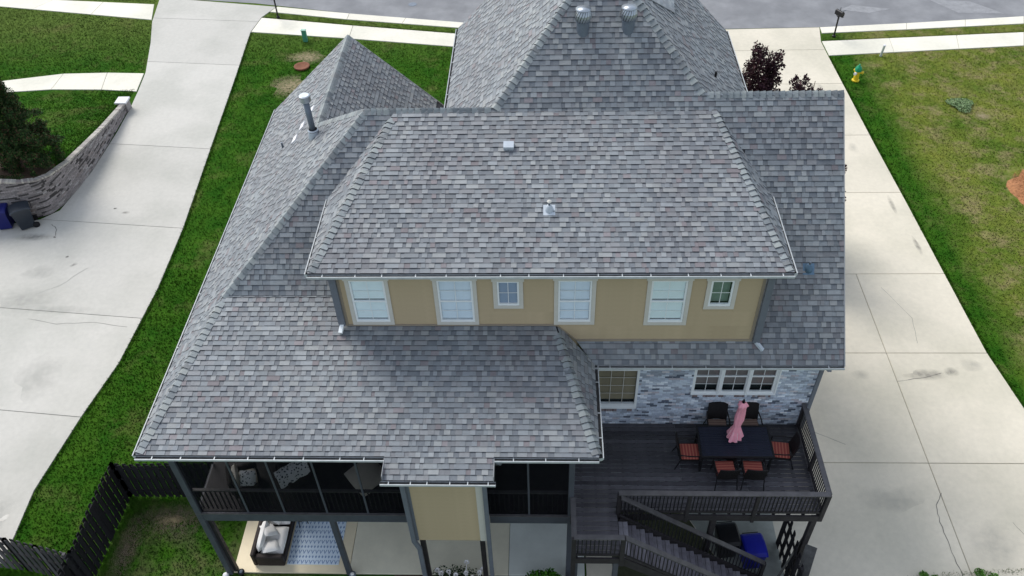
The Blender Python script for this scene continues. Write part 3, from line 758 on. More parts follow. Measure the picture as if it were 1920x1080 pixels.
# knee beside the corner post
MB().bar((PX0+.2, PY+.1, 0.02), (PX0+.17, PY+.1, ZD-.36), .1, .12).build('porch_post', MT['darkwood'], house)
for x in (-1.42, -.40, .78, 1.91, 6.33):
    MB().box(x-.025, x+.025, PY-.02, PY+.02, ZD+.03, ZE-.2).build('screen_mullion', MT['postwood'] , house)
for a, b in ((PX0+.12, 3.25), (5.2, PX1-.1)):
    MB().box(a, b, PY+.03, PY+.11, ZD+.98, ZD+1.03).build('porch_rail', MT['railcap'], house)
    x = a+.06
    while x < b:
        MB().box(x, x+.03, PY+.055, PY+.085, ZD+.08, ZD+.98).build('porch_baluster', MT['darkwood'], house); x += .13
for a, b in ((PX0+.12, -1.445), (-1.395, -.425), (-.375, .755), (.805, 1.885), (1.935, 3.25), (5.2, 6.305), (6.355, PX1-.11)):
    MB().box(a, b, PY-.002, PY+.002, ZD+.03, ZE-.22).build('screen', MT['screen'], house)
for (ya, yb_) in ((.55, 2.0), (2.05, 3.45)):
    MB().box(PX0+.0, PX0+.004, ya, yb_, ZD+.03, ZE-.22).build('screen', MT['screen'], house)
    MB().box(PX1-.004, PX1+.0, ya, yb_, ZD+.03, ZE-.22).build('screen', MT['screen'], house)
for x in (PX0, PX1): MB().box(x-.02, x+.02, 2.0, 2.05, ZD+.03, ZE-.2).build('screen_mullion', MT['postwood'], house)
MB().box(PX0, 7.5, 3.56, 3.60, ZD, ZE-.2).build('porch_back_wall', MT['darkwood'], house)
MB().box(PX0, 7.5, .5, 3.56, ZE-.26, ZE-.22).build('porch_ceiling', MT['darkwood'], house)
MB().box(-2.8, 7.5, 3.50, 3.6, 0.0, ZD-.36).build('patio_wall', MT['mortar'], house)

# chimney chase hanging off the porch
CX0, CX1, CY0 = 3.36, 5.02, -.2
mb = MB(); mb.box(CX0, CX1, CY0+.012, PY+.3, 3.24, zb-.2); chase = mb.build('chase', MT['siding'], house)
z = 3.24
while z < zb-.2:
    zt = min(z+.178, zb-.2)
    MB().add([(CX0,CY0+.008,zt),(CX1,CY0+.008,zt),(CX1,CY0+.011,zt),(CX0,CY0+.011,zt),(CX0,CY0-.010,z),(CX1,CY0-.010,z),(CX1,CY0+.011,z),(CX0,CY0+.011,z)],
        [(0,1,2,3),(4,7,6,5),(4,5,1,0),(5,6,2,1),(7,4,0,3)]).build('siding_board', MT['siding'], chase); z += .178
mb = MB(); mb.box(CX1, CX1+.17, CY0-.012, PY, 3.22, zb-.2); mb.build('corner_board', MT['trim'], chase)
mb = MB(); mb.box(CX0-.14, CX0, CY0-.012, PY, 3.22, zb-.2); mb.build('corner_board', MT['spout'], chase)
for x in (CX0+.05, CX1+.03): ppost(x, CY0+.15, 0, 3.22, .13, 'darkwood')
def spout(pts, w=.085, d=.07):
    mb = MB()
    for a, b in zip(pts, pts[1:]): mb.bar(a, b, w, d, (0, 1, 0))
    mb.build('downspout', MT['spout'], house)
spout([(CX0-.2, CY0-.1, zb-.14), (CX0-.15, CY0-.06, zb-.4), (CX0-.13, CY0-.07, 3.3), (CX0-.02, CY0-.07, 2.9), (CX0-.02, CY0-.07, .05)], .12, .08)
spout([(CX1+.24, CY0-.06, zb-.2), (CX1+.24, CY0-.06, .05)], .11, .08)
mb = MB(); mb.tube([(5.6, -.06, ZE-.14), (5.66, .02, ZE-.3), (5.6, .2, ZE-.55), (5.42, .32, ZE-.75)], .045, 8); mb.build('downspout', MT['spout'], house, smooth=True)
spout([(1.43, 3.33, ZU-.15), (1.45, 3.34, ZU-.35), (1.45, 3.34, 7.95)], .17, .1); spout([(12.32, 3.33, ZU-.15), (12.32, 3.34, ZU-.4), (12.32, 3.34, zS(3.34)+.1)], .17, .1)
MB().bar((1.45, 3.32, 7.98), (1.42, 3.12, 7.87), .1, .08).build('spout_elbow', MT['white'], house)
MB().bar((12.32, 3.32, zS(3.3)+.14), (12.5, 3.2, zS(3.2)+.06), .1, .07).build('spout_elbow', MT['boot'], house)
MB().bar((14.28, 2.9, ZE-.16), (14.3, 3.3, ZE-.4), .1, .08).bar((14.3, 3.35, ZE-.4), (14.3, 3.42, ZD), .1, .07).build('downspout', MT['spout'], house)

# ------------------------------------------------------------------ roof fixtures
def turbine(x, y):
    z = zS(y)
    mb = MB().lathe([(.17, -.25), (.17, .16), (.19, .17), (.19, .2)], 20, (x, y, z+.04)); t = mb.build('turbine_vent', MT['metaldark'], roof if False else house, smooth=False)
    MB().lathe([(.2, .0), (.205, .02), (.03, .05)], 24, (x, y, z+.56)).build('vent_cap', MT['metal'], t, smooth=True)
    for k in range(18):
        a = 2*math.pi*k/18; pts = []
        for i in range(6):
            q = i/5; r_ = .155+.065*math.sin(math.pi*min(1, q*.95+.05)); aa = a+q*.55
            pts.append(((x+r_*math.cos(aa), y+r_*math.sin(aa), z+.23+.34*q), (x+(r_+.008)*math.cos(aa+.27), y+(r_+.008)*math.sin(aa+.27), z+.23+.34*q)))
        fs = MB()
        for (a0, b0), (a1, b1) in zip(pts, pts[1:]): fs.add([a0, b0, b1, a1], [(0, 1, 2, 3)])
        fs.build('vent_blade', MT['metal'], t, smooth=True)
    MB().lathe([(.15, 0), (.15, .32)], 16, (x, y, z+.23)).build('vent_core', MT['black'], t)
turbine(7.79, 9.2); turbine(8.99, 9.22)
def slopebox(x, y, zf, sx, n, w, l, h, m, name):
    n = Vector(n).normalized(); u = Vector((1,0,0)) if abs(n.y) > abs(n.x) else Vector((0,1,0)); v = n.cross(u); p = Vector((x, y, zf))
    mb = MB(); vs = [p+u*a*w/2+v*b*l/2+n*c for c in (-.02, h) for a, b in ((-1,-1),(1,-1),(1,1),(-1,1))]
    mb.add(vs, [(0,3,2,1),(4,5,6,7),(0,1,5,4),(1,2,6,5),(2,3,7,6),(3,0,4,7)]); return mb
slopebox(5.83, 6.6, zU(6.6), 0, nU, .27, .2, .12, 0, '').build('box_vent', MT['boot'], house)
def boot(x, y, z, n, m1, m2, m3, h=.3, name='pipe_vent'):
    slopebox(x, y, z+.004, 0, n, .3, .3, .022, 0, '').build(name, m1, house)
    p = MB().lathe([(.11, -.05), (.1, .08), (.06, .16), (.05, .18)], 14, (x, y, z)).build('pipe_boot', m1, house, smooth=True)
    MB().tube([(x, y, z+.1), (x, y, z+h)], .03, 10).build('vent_pipe', m2, p)
    if m3: MB().lathe([(.055, 0), (.06, .03), (.02, .06)], 10, (x, y, z+h-.03)).build('pipe_cap', m3, p)
boot(6.88, 4.76, zU(4.76), nU, MT['boot'], MT['metaldark'], MT['trim'])
boot(13.71, 4.72, zS(4.72), nS, mat('blue_grey_lead', (.12,.2,.29), .6, .15, 6), MT['metaldark'], None, .26)
p = MB().tube([(-1.72, 10.9, zL(-1.72)-.05), (-1.72, 10.9, zL(-1.72)+.22)], .035, 8).build('vent_pipe', MT['metaldark'], house)
MB().tube([(11.68, 10.01, zMR(11.68)-.05), (11.68, 10.01, zMR(11.68)+.2)], .035, 8).build('vent_pipe', MT['black'], house)
fl = MB().lathe([(.19, -.2), (.16, .2), (.13, .26)], 16, (-.1, 9.33, zL(-.1))).build('flue', MT['boot'], house, smooth=True)
MB().tube([(-.1, 9.33, zL(-.1)+.1), (-.13, 9.33, 11.05)], .09, 16).build('flue_pipe', MT['metaldark'], fl, smooth=True)
MB().lathe([(.12, 0), (.165, .02), (.165, .2), (.13, .22)], 18, (-.13, 9.33, 11.0)).build('flue_cap', MT['metal'], fl)
MB().lathe([(.165, 0), (.165, .03), (.13, .06)], 16, (-.1, 9.33, zL(-.1)+.2)).build('storm_collar', MT['metal'], fl)
for x, y in ((-.72, 11.65), (-.95, 11.05), (-1.12, 10.55)):
    z = zL(x); slopebox(x, y, z+.01, 0, nL, .34, .2, .05, 0, '').build('flashing_plate', MT['stone'], house)

# ------------------------------------------------------------------ deck with stairs
deck = thing('deck', 'raised dark-stained timber deck with railings and stairs behind the brick wall', 'deck', (11, 1.6, 0))
DX0, DX1, DY0, DY1, LX, LY = 7.56, 14.2, .56, BY-.03, 8.72, -.74
y = DY1-.14
DC = [(.048,.046,.053), (.040,.038,.045), (.060,.058,.066), (.036,.034,.04)]
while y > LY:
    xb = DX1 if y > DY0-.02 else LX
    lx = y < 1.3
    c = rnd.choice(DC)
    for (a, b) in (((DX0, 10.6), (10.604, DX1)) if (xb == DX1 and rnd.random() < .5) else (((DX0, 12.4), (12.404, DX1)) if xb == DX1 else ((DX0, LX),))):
        kk = rnd.uniform(.85, 1.2)*(2.0 if y < .5 else (1.55 if y < 1.6 else 1.05)); c = tuple(v*kk for v in rnd.choice(DC))  # lighter toward the open front edge: fading plus light put into the colour
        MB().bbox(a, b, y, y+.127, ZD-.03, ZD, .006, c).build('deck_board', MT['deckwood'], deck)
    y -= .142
mb = MB()
mb.box(DX0-.02, DX1+.03, DY0-.075, DY0-.04, ZD-.27, ZD-.035) if False else None
mb.box(LX, DX1+.06, DY0-.08, DY0-.03, ZD-.28, ZD-.032); mb.box(DX1+.01, DX1+.06, DY0-.03, DY1, ZD-.28, ZD-.032)
mb.box(DX0-.06, DX0-.01, LY-.03, .4, ZD-.28, ZD-.032); mb.box(DX0-.06, LX+.05, LY-.08, LY-.03, ZD-.28, ZD-.032)
mb.build('fascia_board', MT['darkwood'], deck)
mb = MB(); x = DX0+.2
while x < DX1:
    mb.box(x, x+.04, DY0, DY1, ZD-.24, ZD-.034); x += .4
mb.build('joists', MT['darkwood'], deck)
def dpost(x, y, z0, z1, w=.1, m='darkwood'): MB().bbox(x-w/2, x+w/2, y-w/2, y+w/2, z0, z1, .008).build('post', MT[m], deck)
RZ = ZD+1.0; RAILN = [0]
def rail(a, b, posts, cap=True, mcap='railcap', b0=.1):
    """Railing run from a to b (points at the height of the cap's top)."""
    a = Vector(a); b = Vector(b); d = b-a; L = Vector((d.x, d.y, 0)).length
    z = Vector((0,0,1)); RAILN[0] += 1; dz = .004*(RAILN[0] % 3); a = a-z*dz; b = b-z*dz
    MB().bar(a-z*.02, b-z*.02, .14, .036).build('handrail', MT[mcap], deck)
    MB().bar(a-z*.085, b-z*.085, .04, .085).build('top_rail', MT['darkwood'], deck)
    MB().bar(a-z*.9, b-z*.9, .04, .08).build('bottom_rail', MT['darkwood'], deck)
    n = int(L/.1)
    for k in range(1, n):
        p = a+d*(k/n)
        if any(abs((p-Vector(q)).xy.length) < .09 for q in posts): continue
        MB().box(p.x-.013, p.x+.013, p.y-.013, p.y+.013, p.z-.9, p.z-.06).build('baluster', MT['black'], deck)
fy = DY0-.03
fp = [(10.6, fy-.07, 0), (12.4, fy-.07, 0)]
rail((LX, fy, RZ), (DX1+.05, fy, RZ), [(10.6, fy, 0), (12.4, fy, 0)])
for x in (10.6, 12.4): dpost(x, fy-.02, ZD-.34, RZ-.04)
dpost(LX+.03, fy, ZD-.9, RZ-.04, .12); dpost(DX1+.02, fy, ZD-.28, RZ-.04, .12)
rail((DX1+.02, fy, RZ), (DX1+.02, DY1, RZ), [(DX1, 1.95, 0), (DX1, DY1, 0)])
dpost(DX1+.02, 1.95, ZD-.28, RZ-.04); dpost(DX1+.02, DY1-.06, ZD-.28, RZ-.04)
# side rail by the porch and front rail of the landing
rail((DX0-.06, .38, RZ), (DX0-.06, LY-.03, RZ), [])
rail((DX0-.06, LY-.03, RZ), (LX+.06, LY-.03, RZ), [(LX+.04, LY-.03, 0)])
dpost(DX0-.06, LY-.03, 0, RZ-.04, .12); dpost(LX+.04, LY-.03, ZD-.4, RZ-.04, .12); dpost(DX0-.06, .38, ZD-.28, RZ-.04)
dpost(LX-.08, LY+.05, 0, ZD-.28, .14, 'postwood'); dpost(DX0+.0, LY+.09, 0, ZD-.28, .14, 'postwood')
for p in ((14.12, .62), (11.4, .62)): dpost(*p, 0, ZD-.28, .15)
# stairs run down to the right
NR = 18; RUN = .247; RISE = ZD/NR
SY0, SY1 = LY, .42
for k in range(1, NR):
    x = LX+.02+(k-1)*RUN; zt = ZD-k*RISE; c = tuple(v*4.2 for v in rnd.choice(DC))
    for a, b in ((0, .128), (.136, .264)):
        MB().bbox(x+a, x+b, SY0+.04, SY1-.04, zt-.035, zt, .005, c).build('stair_tread', MT['deckwood'], deck)
    MB().box(x-.012, x-.0, SY0+.04, SY1-.04, zt, zt+RISE-.04).build('riser', MT['black'], deck)
SX1 = LX+NR*RUN
for yy in (SY0-.0, SY1):
    MB().bar((LX, yy, ZD-.22), (SX1, yy, -.02), .045, .3).build('stringer', MT['darkwood'], deck)
    a = (LX+.06, yy, RZ-.03); b = (SX1-.05, yy, RZ-.03-ZD*.985)
    rail(a, b, [(LX, yy, 0)], mcap='railcap')
    dpost(SX1-.05, yy, 0, 1.0)

# ------------------------------------------------------------------ patio furniture on the deck
TX, TY, TZ = 12.09, 2.39, ZD
tb = thing('patio_table', 'dark rectangular slatted dining table on the deck around the pink umbrella', 'table', (TX, TY, TZ))
fr = MB(); hw, hd = 1.02, .55
fr.box(TX-hw, TX+hw, TY-hd, TY-hd+.05, TZ+.70, TZ+.735); fr.box(TX-hw, TX+hw, TY+hd-.05, TY+hd, TZ+.70, TZ+.735)
fr.box(TX-hw, TX-hw+.05, TY-hd+.05, TY+hd-.05, TZ+.70, TZ+.735); fr.box(TX+hw-.05, TX+hw, TY-hd+.05, TY+hd-.05, TZ+.70, TZ+.735)
fr.build('table_frame', MT['black'], tb)
y = TY-hd+.055
while y < TY+hd-.1:
    MB().bbox(TX-hw+.055, TX+hw-.055, y, y+.068, TZ+.706, TZ+.738, .006).build('table_slat', MT['tabletop'], tb); y += .0765
for sx in (-1, 1):
    for sy in (-1, 1): MB().bar((TX+sx*(hw-.08), TY+sy*(hd-.08), TZ+.70), (TX+sx*(hw-.06), TY+sy*(hd-.06), TZ), .05, .05).build('leg', MT['black'], tb)

um = thing('patio_umbrella', 'closed pink canvas umbrella standing through the middle of the deck table', 'umbrella', (TX-.02, TY, TZ))
ux, uy = TX-.02, TY+.04
MB().tube([(ux, uy, TZ+.02), (ux, uy, TZ+2.48)], .022, 8).build('pole', MT['black'], um)
MB().lathe([(.22, 0), (.22, .05), (.05, .1), (.04, .3)], 20, (ux, uy, TZ)).build('base', MT['black'], um)
MB().lathe([(.01, 0), (.03, .02), (.028, .08), (.006, .1)], 10, (ux, uy, TZ+2.46)).build('finial', MT['black'], um)
n = 32; prof = [(2.44, .05, .0), (2.36, .12, .15), (2.3, .13, .3), (2.22, .085, .3), (1.95, .105, .35), (1.7, .12, .3), (1.45, .1, .15), (1.38, .095, .1), (1.2, .13, .3), (1.02, .175, .38), (.92, .2, .42)]
mb = MB(); vs = []; fs = []
for i, (z, r_, am) in enumerate(prof):
    for k in range(n):
        a = 2*math.pi*k/n; rr = r_*(1+am*math.sin(a*8+z*1.3)*.6+am*.35*math.sin(a*3+2)); zz = z-(.05*abs(math.sin(a*4)) if i == len(prof)-1 else 0)
        vs.append((ux-.015*(2.4-z)+rr*math.cos(a), uy+rr*math.sin(a), TZ+zz))
for i in range(len(prof)-1):
    for k in range(n): fs.append((i*n+k, (i+1)*n+k, (i+1)*n+(k+1) % n, i*n+(k+1) % n))
mb.add(vs, fs); mb.build('canopy', MT['pink'], um, smooth=True)
mb = MB()
for k in range(8):
    a = 2*math.pi*k/8+.2; mb.bar((ux-.02+.21*math.cos(a), uy+.21*math.sin(a), TZ+.90), (ux-.02+.14*math.cos(a), uy+.14*math.sin(a), TZ+1.25), .02, .012)
mb.build('edge_trim', MT['pinkpale'], um)

def chair(cush, label, loc, rot):
    """Faces +y locally; seat centre at the origin."""
    c = thing('patio_chair', label, 'chair', (0, 0, 0), 'dining chairs round the deck table')
    w, d = .28, .275
    mb = MB(); mb.box(-w, w, -d, d, .36, .40); mb.build('seat', MT['rattan'], c, org=(0,0,.36))
    mb = MB(); mb.bbox(-w+.02, w-.02, -d+.03, d, .402, .455, .02); mb.build('seat_cushion', cush, c, org=(0,0,.4))
    # curved backrest
    vs = []; fs = []; nn = 8; hh = 6
    for j in range(hh+1):
        for i in range(nn+1):
            x = -1+2*i/nn; q = j/hh; yb_ = -d-.02-.13*q+.06*x*x; zt = .40+.62*q*(1-.08*x*x)
            vs.append((x*(w+.01)*(1-.05*q), yb_, zt)); vs.append((x*(w+.01)*(1-.05*q), yb_-.025, zt))
    for j in range(hh):
        for i in range(nn):
            a = (j*(nn+1)+i)*2; b = a+2; c_ = a+2*(nn+1); d_ = c_+2
            fs += [(a, b, d_, c_), (b+1, a+1, c_+1, d_+1)]
    for i in range(nn): a = (hh*(nn+1)+i)*2; fs.append((a, a+2, a+3, a+1))
    for j in range(hh):
        a = (j*(nn+1))*2; b = a+2*(nn+1); fs.append((a, b, b+1, a+1)); a += 2*nn; b += 2*nn; fs.append((a+1, b+1, b, a))
    MB().add(vs, fs).build('backrest', MT['rattan'], c, org=(0,-d,.4))
    for sx in (-1, 1):
        MB().tube([(sx*w, d-.02, .38), (sx*(w+.01), d+.0, .2), (sx*(w+.02), d+.03, 0)], .017, 6).build('leg', MT['black'], c, org=(sx*w, d, 0))
        MB().tube([(sx*w, -d, .38), (sx*(w+.01), -d-.05, .2), (sx*(w+.03), -d-.12, 0)], .017, 6).build('leg', MT['black'], c, org=(sx*w, -d, 0))
        MB().tube([(sx*(w+.01), -d-.07, .66), (sx*(w+.035), -.05, .64), (sx*(w+.03), d-.05, .62), (sx*(w+.01), d-.02, .4)], .02, 6).build('armrest', MT['rattan'], c, org=(sx*w, 0, .4))
    c.location = loc; c.rotation_euler = (0, 0, rot); WP[c.name] = Vector(loc); return c
H_ = math.pi/2
c1 = chair(MT['cush'], 'chair with red striped cushion at the left end of the deck table', (10.83, 2.25, ZD), -H_)
copy_thing(c1, (13.4, 2.32, ZD), 'chair with red striped cushion at the right end of the table, by the side railing', H_-.12)
copy_thing(c1, (11.76, 1.66, ZD), 'red-cushioned chair with its back to the front railing, nearer the left end of the table', .04)
copy_thing(c1, (12.52, 1.66, ZD), 'red-cushioned chair with its back to the front railing, nearer the right end of the table', -.05)
c2 = chair(MT['tancush'], 'dark high-backed chair by the brick wall, left of the pink umbrella', (11.76, 3.14, ZD), math.pi-.03)
copy_thing(c2, (12.68, 3.14, ZD), 'dark high-backed chair by the brick wall, partly behind the pink umbrella', math.pi+.05)

# wheeled bins
def bin_(name, label, body, lid, loc, rot, s=1.0, group=None):
    t = thing(name, label, 'trash bin', (0,0,0), group)
    w0, w1, d0, d1, h = .24*s, .3*s, .27*s, .36*s, .95*s
    vs = []
    for z, w, d in ((.06, w0, d0), (h, w1, d1)): vs += [(-w, -d, z), (w, -d, z), (w, d, z), (-w, d, z)]
    mb = MB().add(vs, [(3,2,1,0),(4,5,6,7),(0,1,5,4),(1,2,6,5),(2,3,7,6),(3,0,4,7)])
    mb.box(-w1-.02, w1+.02, -d1-.02, d1+.02, h-.05, h+.0)
    mb.build('body', MT[body], t, org=(0,0,0))
    vs = []; fs = []; n = 8
    for i in range(n+1):
        y = -1+2*i/n; z = h+.02+.1*s*(1-y*y)**.5*1.0
        for x in (-1, -.85, .85, 1): vs.append((x*(w1+.03), y*(d1+.04), z-(.03 if abs(x) == 1 else 0)))
    for i in range(n):
        for k in range(3): fs.append((i*4+k, i*4+k+1, i*4+5+k, i*4+4+k))
    vs += [(-(w1+.03), -(d1+.04), h-.01), (w1+.03, -(d1+.04), h-.01), (w1+.03, d1+.04, h-.01), (-(w1+.03), d1+.04, h-.01)]
    b = 4*(n+1); fs += [(0, b, b+1, 3), (4*n, 4*n+3, b+2, b+3)]
    fs += [tuple([b]+[i*4 for i in range(n+1)]+[b+3]), tuple([b+1]+[i*4+3 for i in range(n+1)]+[b+2])]
    MB().add(vs, fs).build('lid', MT[lid], t, org=(0,0,h))
    for sx in (-1, 1): MB().tube([(sx*(w0+.0), d0+.06, .13), (sx*(w0+.06), d0+.06, .13)], .13*s, 16).build('wheel', MT['black'], t, org=(sx*w0, d0, 0))
    MB().tube([(-w1*.8, d1+.09, h-.02), (w1*.8, d1+.09, h-.02)], .016, 6).build('handle', MT['black'], t, org=(0, d1, h))
    t.location = loc; t.rotation_euler = (0, 0, rot); return t
bin_('wheeled_bin', 'glossy charcoal wheeled bin at the foot of the retaining wall', 'charcoal', 'charcoal', (-16.42, 16.98, 0), -1.0, 1.08)
bin_('wheeled_bin', 'dark blue wheeled bin at the left edge, next to the charcoal bin', 'navy', 'navy', (-17.35, 16.98, 0), .25, 1.05)
bin_('wheeled_bin', 'bright blue wheeled bin standing under the deck beside the stairs', 'blue', 'blue', (12.93, 1.0, 0), .1, .98)
bin_('wheeled_bin', 'black wheeled bin in the shade under the deck behind the stair rail', 'black', 'black', (12.22, 1.35, 0), .1, .98)

# ------------------------------------------------------------------ porch furniture
def easy_chair(name, label, cat, loc, rot, cm):
    t = thing(name, label, cat, (0, 0, 0))
    MB().bbox(-.36, .36, -.36, .36, .1, .34, .04).build('base', MT['wicker'], t, org=(0,0,.1))
    MB().bbox(-.36, .36, -.42, -.3, .3, .86, .04).build('backrest', MT['wicker'], t, org=(0,-.36,.3))
    for sx in (-1, 1): MB().bbox(sx*.38-.05, sx*.38+.05, -.36, .36, .3, .58, .03).build('arm', MT['wicker'], t, org=(sx*.38,0,.3))
    MB().pillow((0, .02, .42), .62, .64, .2).build('seat_cushion', cm, t, org=(0,0,.4), smooth=True)
    MB().pillow((0, -.22, .68), .6, .5, .2, mtx=Matrix.Rotation(R(75), 3, 'X')).build('back_cushion', cm, t, org=(0,-.2,.5), smooth=True)
    t.location = loc; t.rotation_euler = (0, 0, rot); WP[t.name] = Vector(loc); return t
easy_chair('porch_chair', 'armchair with pale cushions behind the leftmost porch screens', 'armchair', (-1.62, 1.25, ZD), -1.2, MT['beige'])
def floral():
    m = bpy.data.materials.new('floral_print'); m.use_nodes = True; N = m.node_tree.nodes; L = m.node_tree.links
    v = N.new('ShaderNodeTexVoronoi'); v.inputs['Scale'].default_value = 14; tc = N.new('ShaderNodeTexCoord'); L.new(tc.outputs['Object'], v.inputs['Vector'])
    cr = N.new('ShaderNodeValToRGB'); cr.color_ramp.elements[0].position = .25; cr.color_ramp.elements[1].position = .4
    cr.color_ramp.elements[0].color = (.03,.05,.07,1); cr.color_ramp.elements[1].color = (.85,.88,.88,1)
    L.new(v.outputs['Distance'], cr.inputs[0]); L.new(cr.outputs[0], N['Principled BSDF'].inputs['Base Color']); N['Principled BSDF'].inputs['Roughness'].default_value = .9
    return m
MT['floral'] = floral()
pl = MB().pillow((-1.45, 1.1, ZD+.68), .48, .48, .2, mtx=Matrix.Rotation(R(50), 3, 'X')).build('throw_pillow', MT['floral'], smooth=True)
tag(pl, 'blue and white patterned pillow on the leftmost porch armchair', 'pillow')
easy_chair('porch_chair', 'brown porch armchair with a pale patterned blanket over its back', 'armchair', (-.32, 1.55, ZD), 2.3, MT['wicker'])
bl = MB(); pts = []
A0, A1 = Vector((-.66, 1.12, ZD+.80)), Vector((.08, 1.62, ZD+.92)); dd = (A1-A0).normalized(); pp = Vector((dd.y, -dd.x, 0))
prof = [(-.3, -.30), (-.2, -.05), (-.08, .03), (.05, .04), (.14, -.03), (.2, -.22), (.22, -.4)]
for i in range(9):
    for a, b in prof: q = A0+(A1-A0)*(i/8)+pp*(-a+.02*math.sin(i*2.1)); pts.append(q+Vector((0,0,b+.015*math.sin(i*1.7))))
m_ = len(prof)
bl.add(pts, [(i*m_+k, i*m_+k+1, (i+1)*m_+k+1, (i+1)*m_+k) for i in range(8) for k in range(m_-1)])
tag(bl.build('blanket', MT['floral'], smooth=True), 'pale blanket with a dark leaf pattern draped over the brown porch armchair', 'blanket')
pc = thing('papasan_chair', 'round beige cushioned chair behind the porch screens left of the chase', 'chair', (1.82, 1.3, ZD))
MB().lathe([(.28, 0), (.3, .03), (.16, .2), (.3, .34), (.5, .5)], 18, (1.82, 1.3, ZD)).build('base', MT['wicker'], pc, smooth=True)
MB().pillow((1.82, 1.3, ZD+.55), .98, .98, .3, ex=2, mtx=Matrix.Rotation(R(45), 3, 'Z') @ Matrix.Rotation(R(12), 3, 'X')).build('cushion', MT['beige'], pc, smooth=True)

# ------------------------------------------------------------------ patio under the porch
rug = MB().box(0, 1.6, 0, 2.4, 0, .012).mesh('rug', MT['rug'])
tag(put('rug', rug, (-1.15, .74, .022)), 'blue and white geometric outdoor rug on the patio beside the sofa', 'rug')
sf = thing('outdoor_sofa', 'dark wicker outdoor sofa with cream cushions on the patio', 'sofa', (-1.66, 1.9, .02))
SXa, SXb, SYa, SYb = -2.14, -1.18, .66, 3.0
MB().bbox(SXa+.1, SXb, SYa+.14, SYb-.14, .05, .34, .02).build('base', MT['wicker'], sf)
MB().bbox(SXa, SXa+.12, SYa, SYb, .05, .68, .03).build('backrest', MT['wicker'], sf)
for a, b in ((SYa, SYa+.16), (SYb-.16, SYb)): MB().bbox(SXa+.125, SXb, a, b, .05, .56, .03).build('arm', MT['wicker'], sf)
for a, b in ((SYa+.18, 1.82), (1.84, SYb-.18)):
    MB().pillow(((SXa+SXb)/2+.1, (a+b)/2, .43), .74, b-a, .22, ex=6).build('seat_cushion', MT['cream'], sf, smooth=True)
    MB().pillow((SXa+.24, (a+b)/2, .66), .5, b-a, .22, ex=6, mtx=Matrix.Rotation(R(-72), 3, 'Y')).build('back_cushion', MT['cream'], sf, smooth=True)
def cushion(label, c, w, h, rx, ry, rz):
    m = Matrix.Rotation(R(rz), 3, 'Z') @ Matrix.Rotation(R(ry), 3, 'Y') @ Matrix.Rotation(R(rx), 3, 'X')
    tag(MB().pillow(c, w, w, h, ex=3, mtx=m).build('throw_pillow', MT['cream'], smooth=True), label, 'pillow')
cushion('square cream pillow leaning on the sofa back, farther from the front arm', (-1.72, 1.5, .72), .5, .17, 0, 35, 40)
cushion('flat cream pillow on the sofa beside its front arm', (-1.6, 1.02, .62), .5, .17, -12, 10, 20)
cushion('cream pillow at the far end of the sofa, just below the porch beam', (-1.62, 2.05, .66), .48, .16, 5, 40, -15)
st = thing('side_table', 'small black metal table on the far left corner of the rug', 'side table', (-.93, 2.14, .035))
MB().lathe([(.16, .0), (.16, .02)], 18, (-.93, 2.14, .38)).build('table_top', MT['black'], st)
for k in range(3):
    a = k*2.1; MB().bar((-.93+.1*math.cos(a), 2.14+.1*math.sin(a), .38), (-.93+.17*math.cos(a), 2.14+.17*math.sin(a), .035), .02, .02).build('leg', MT['black'], st)
for i, (x, y, l) in enumerate(((.96, .36, 'small round solar light at the foot of the middle patio post'), (-2.45, .4, 'small dark round light on the patio edge near the corner post'), (-2.93, .34, 'white round stone at the foot of the corner porch post'))):
    nm, m1, m2 = (('garden_light', 'metaldark', 'cream'), ('garden_light', 'black', 'metaldark'), ('round_stone', 'stone', 'stone'))[i]
    t = thing(nm, l, 'light' if i < 2 else 'stone', (x, y, 0))
    if i < 2:
        MB().lathe([(.05, 0), (.05, .1), (.1, .14), (.105, .18), (.07, .2)], 14, (x, y, 0)).build('lamp_body', MT[m1], t, smooth=True)
        MB().lathe([(.06, 0), (.055, .015), (.01, .02)], 14, (x, y, .2)).build('lens', MT[m2], t, smooth=True)
    else: MB().lathe([(.02, 0), (.09, .03), (.1, .08), (.06, .13), (.01, .14)], 12, (x, y, 0)).build('stone', MT['stone'], t, smooth=True)

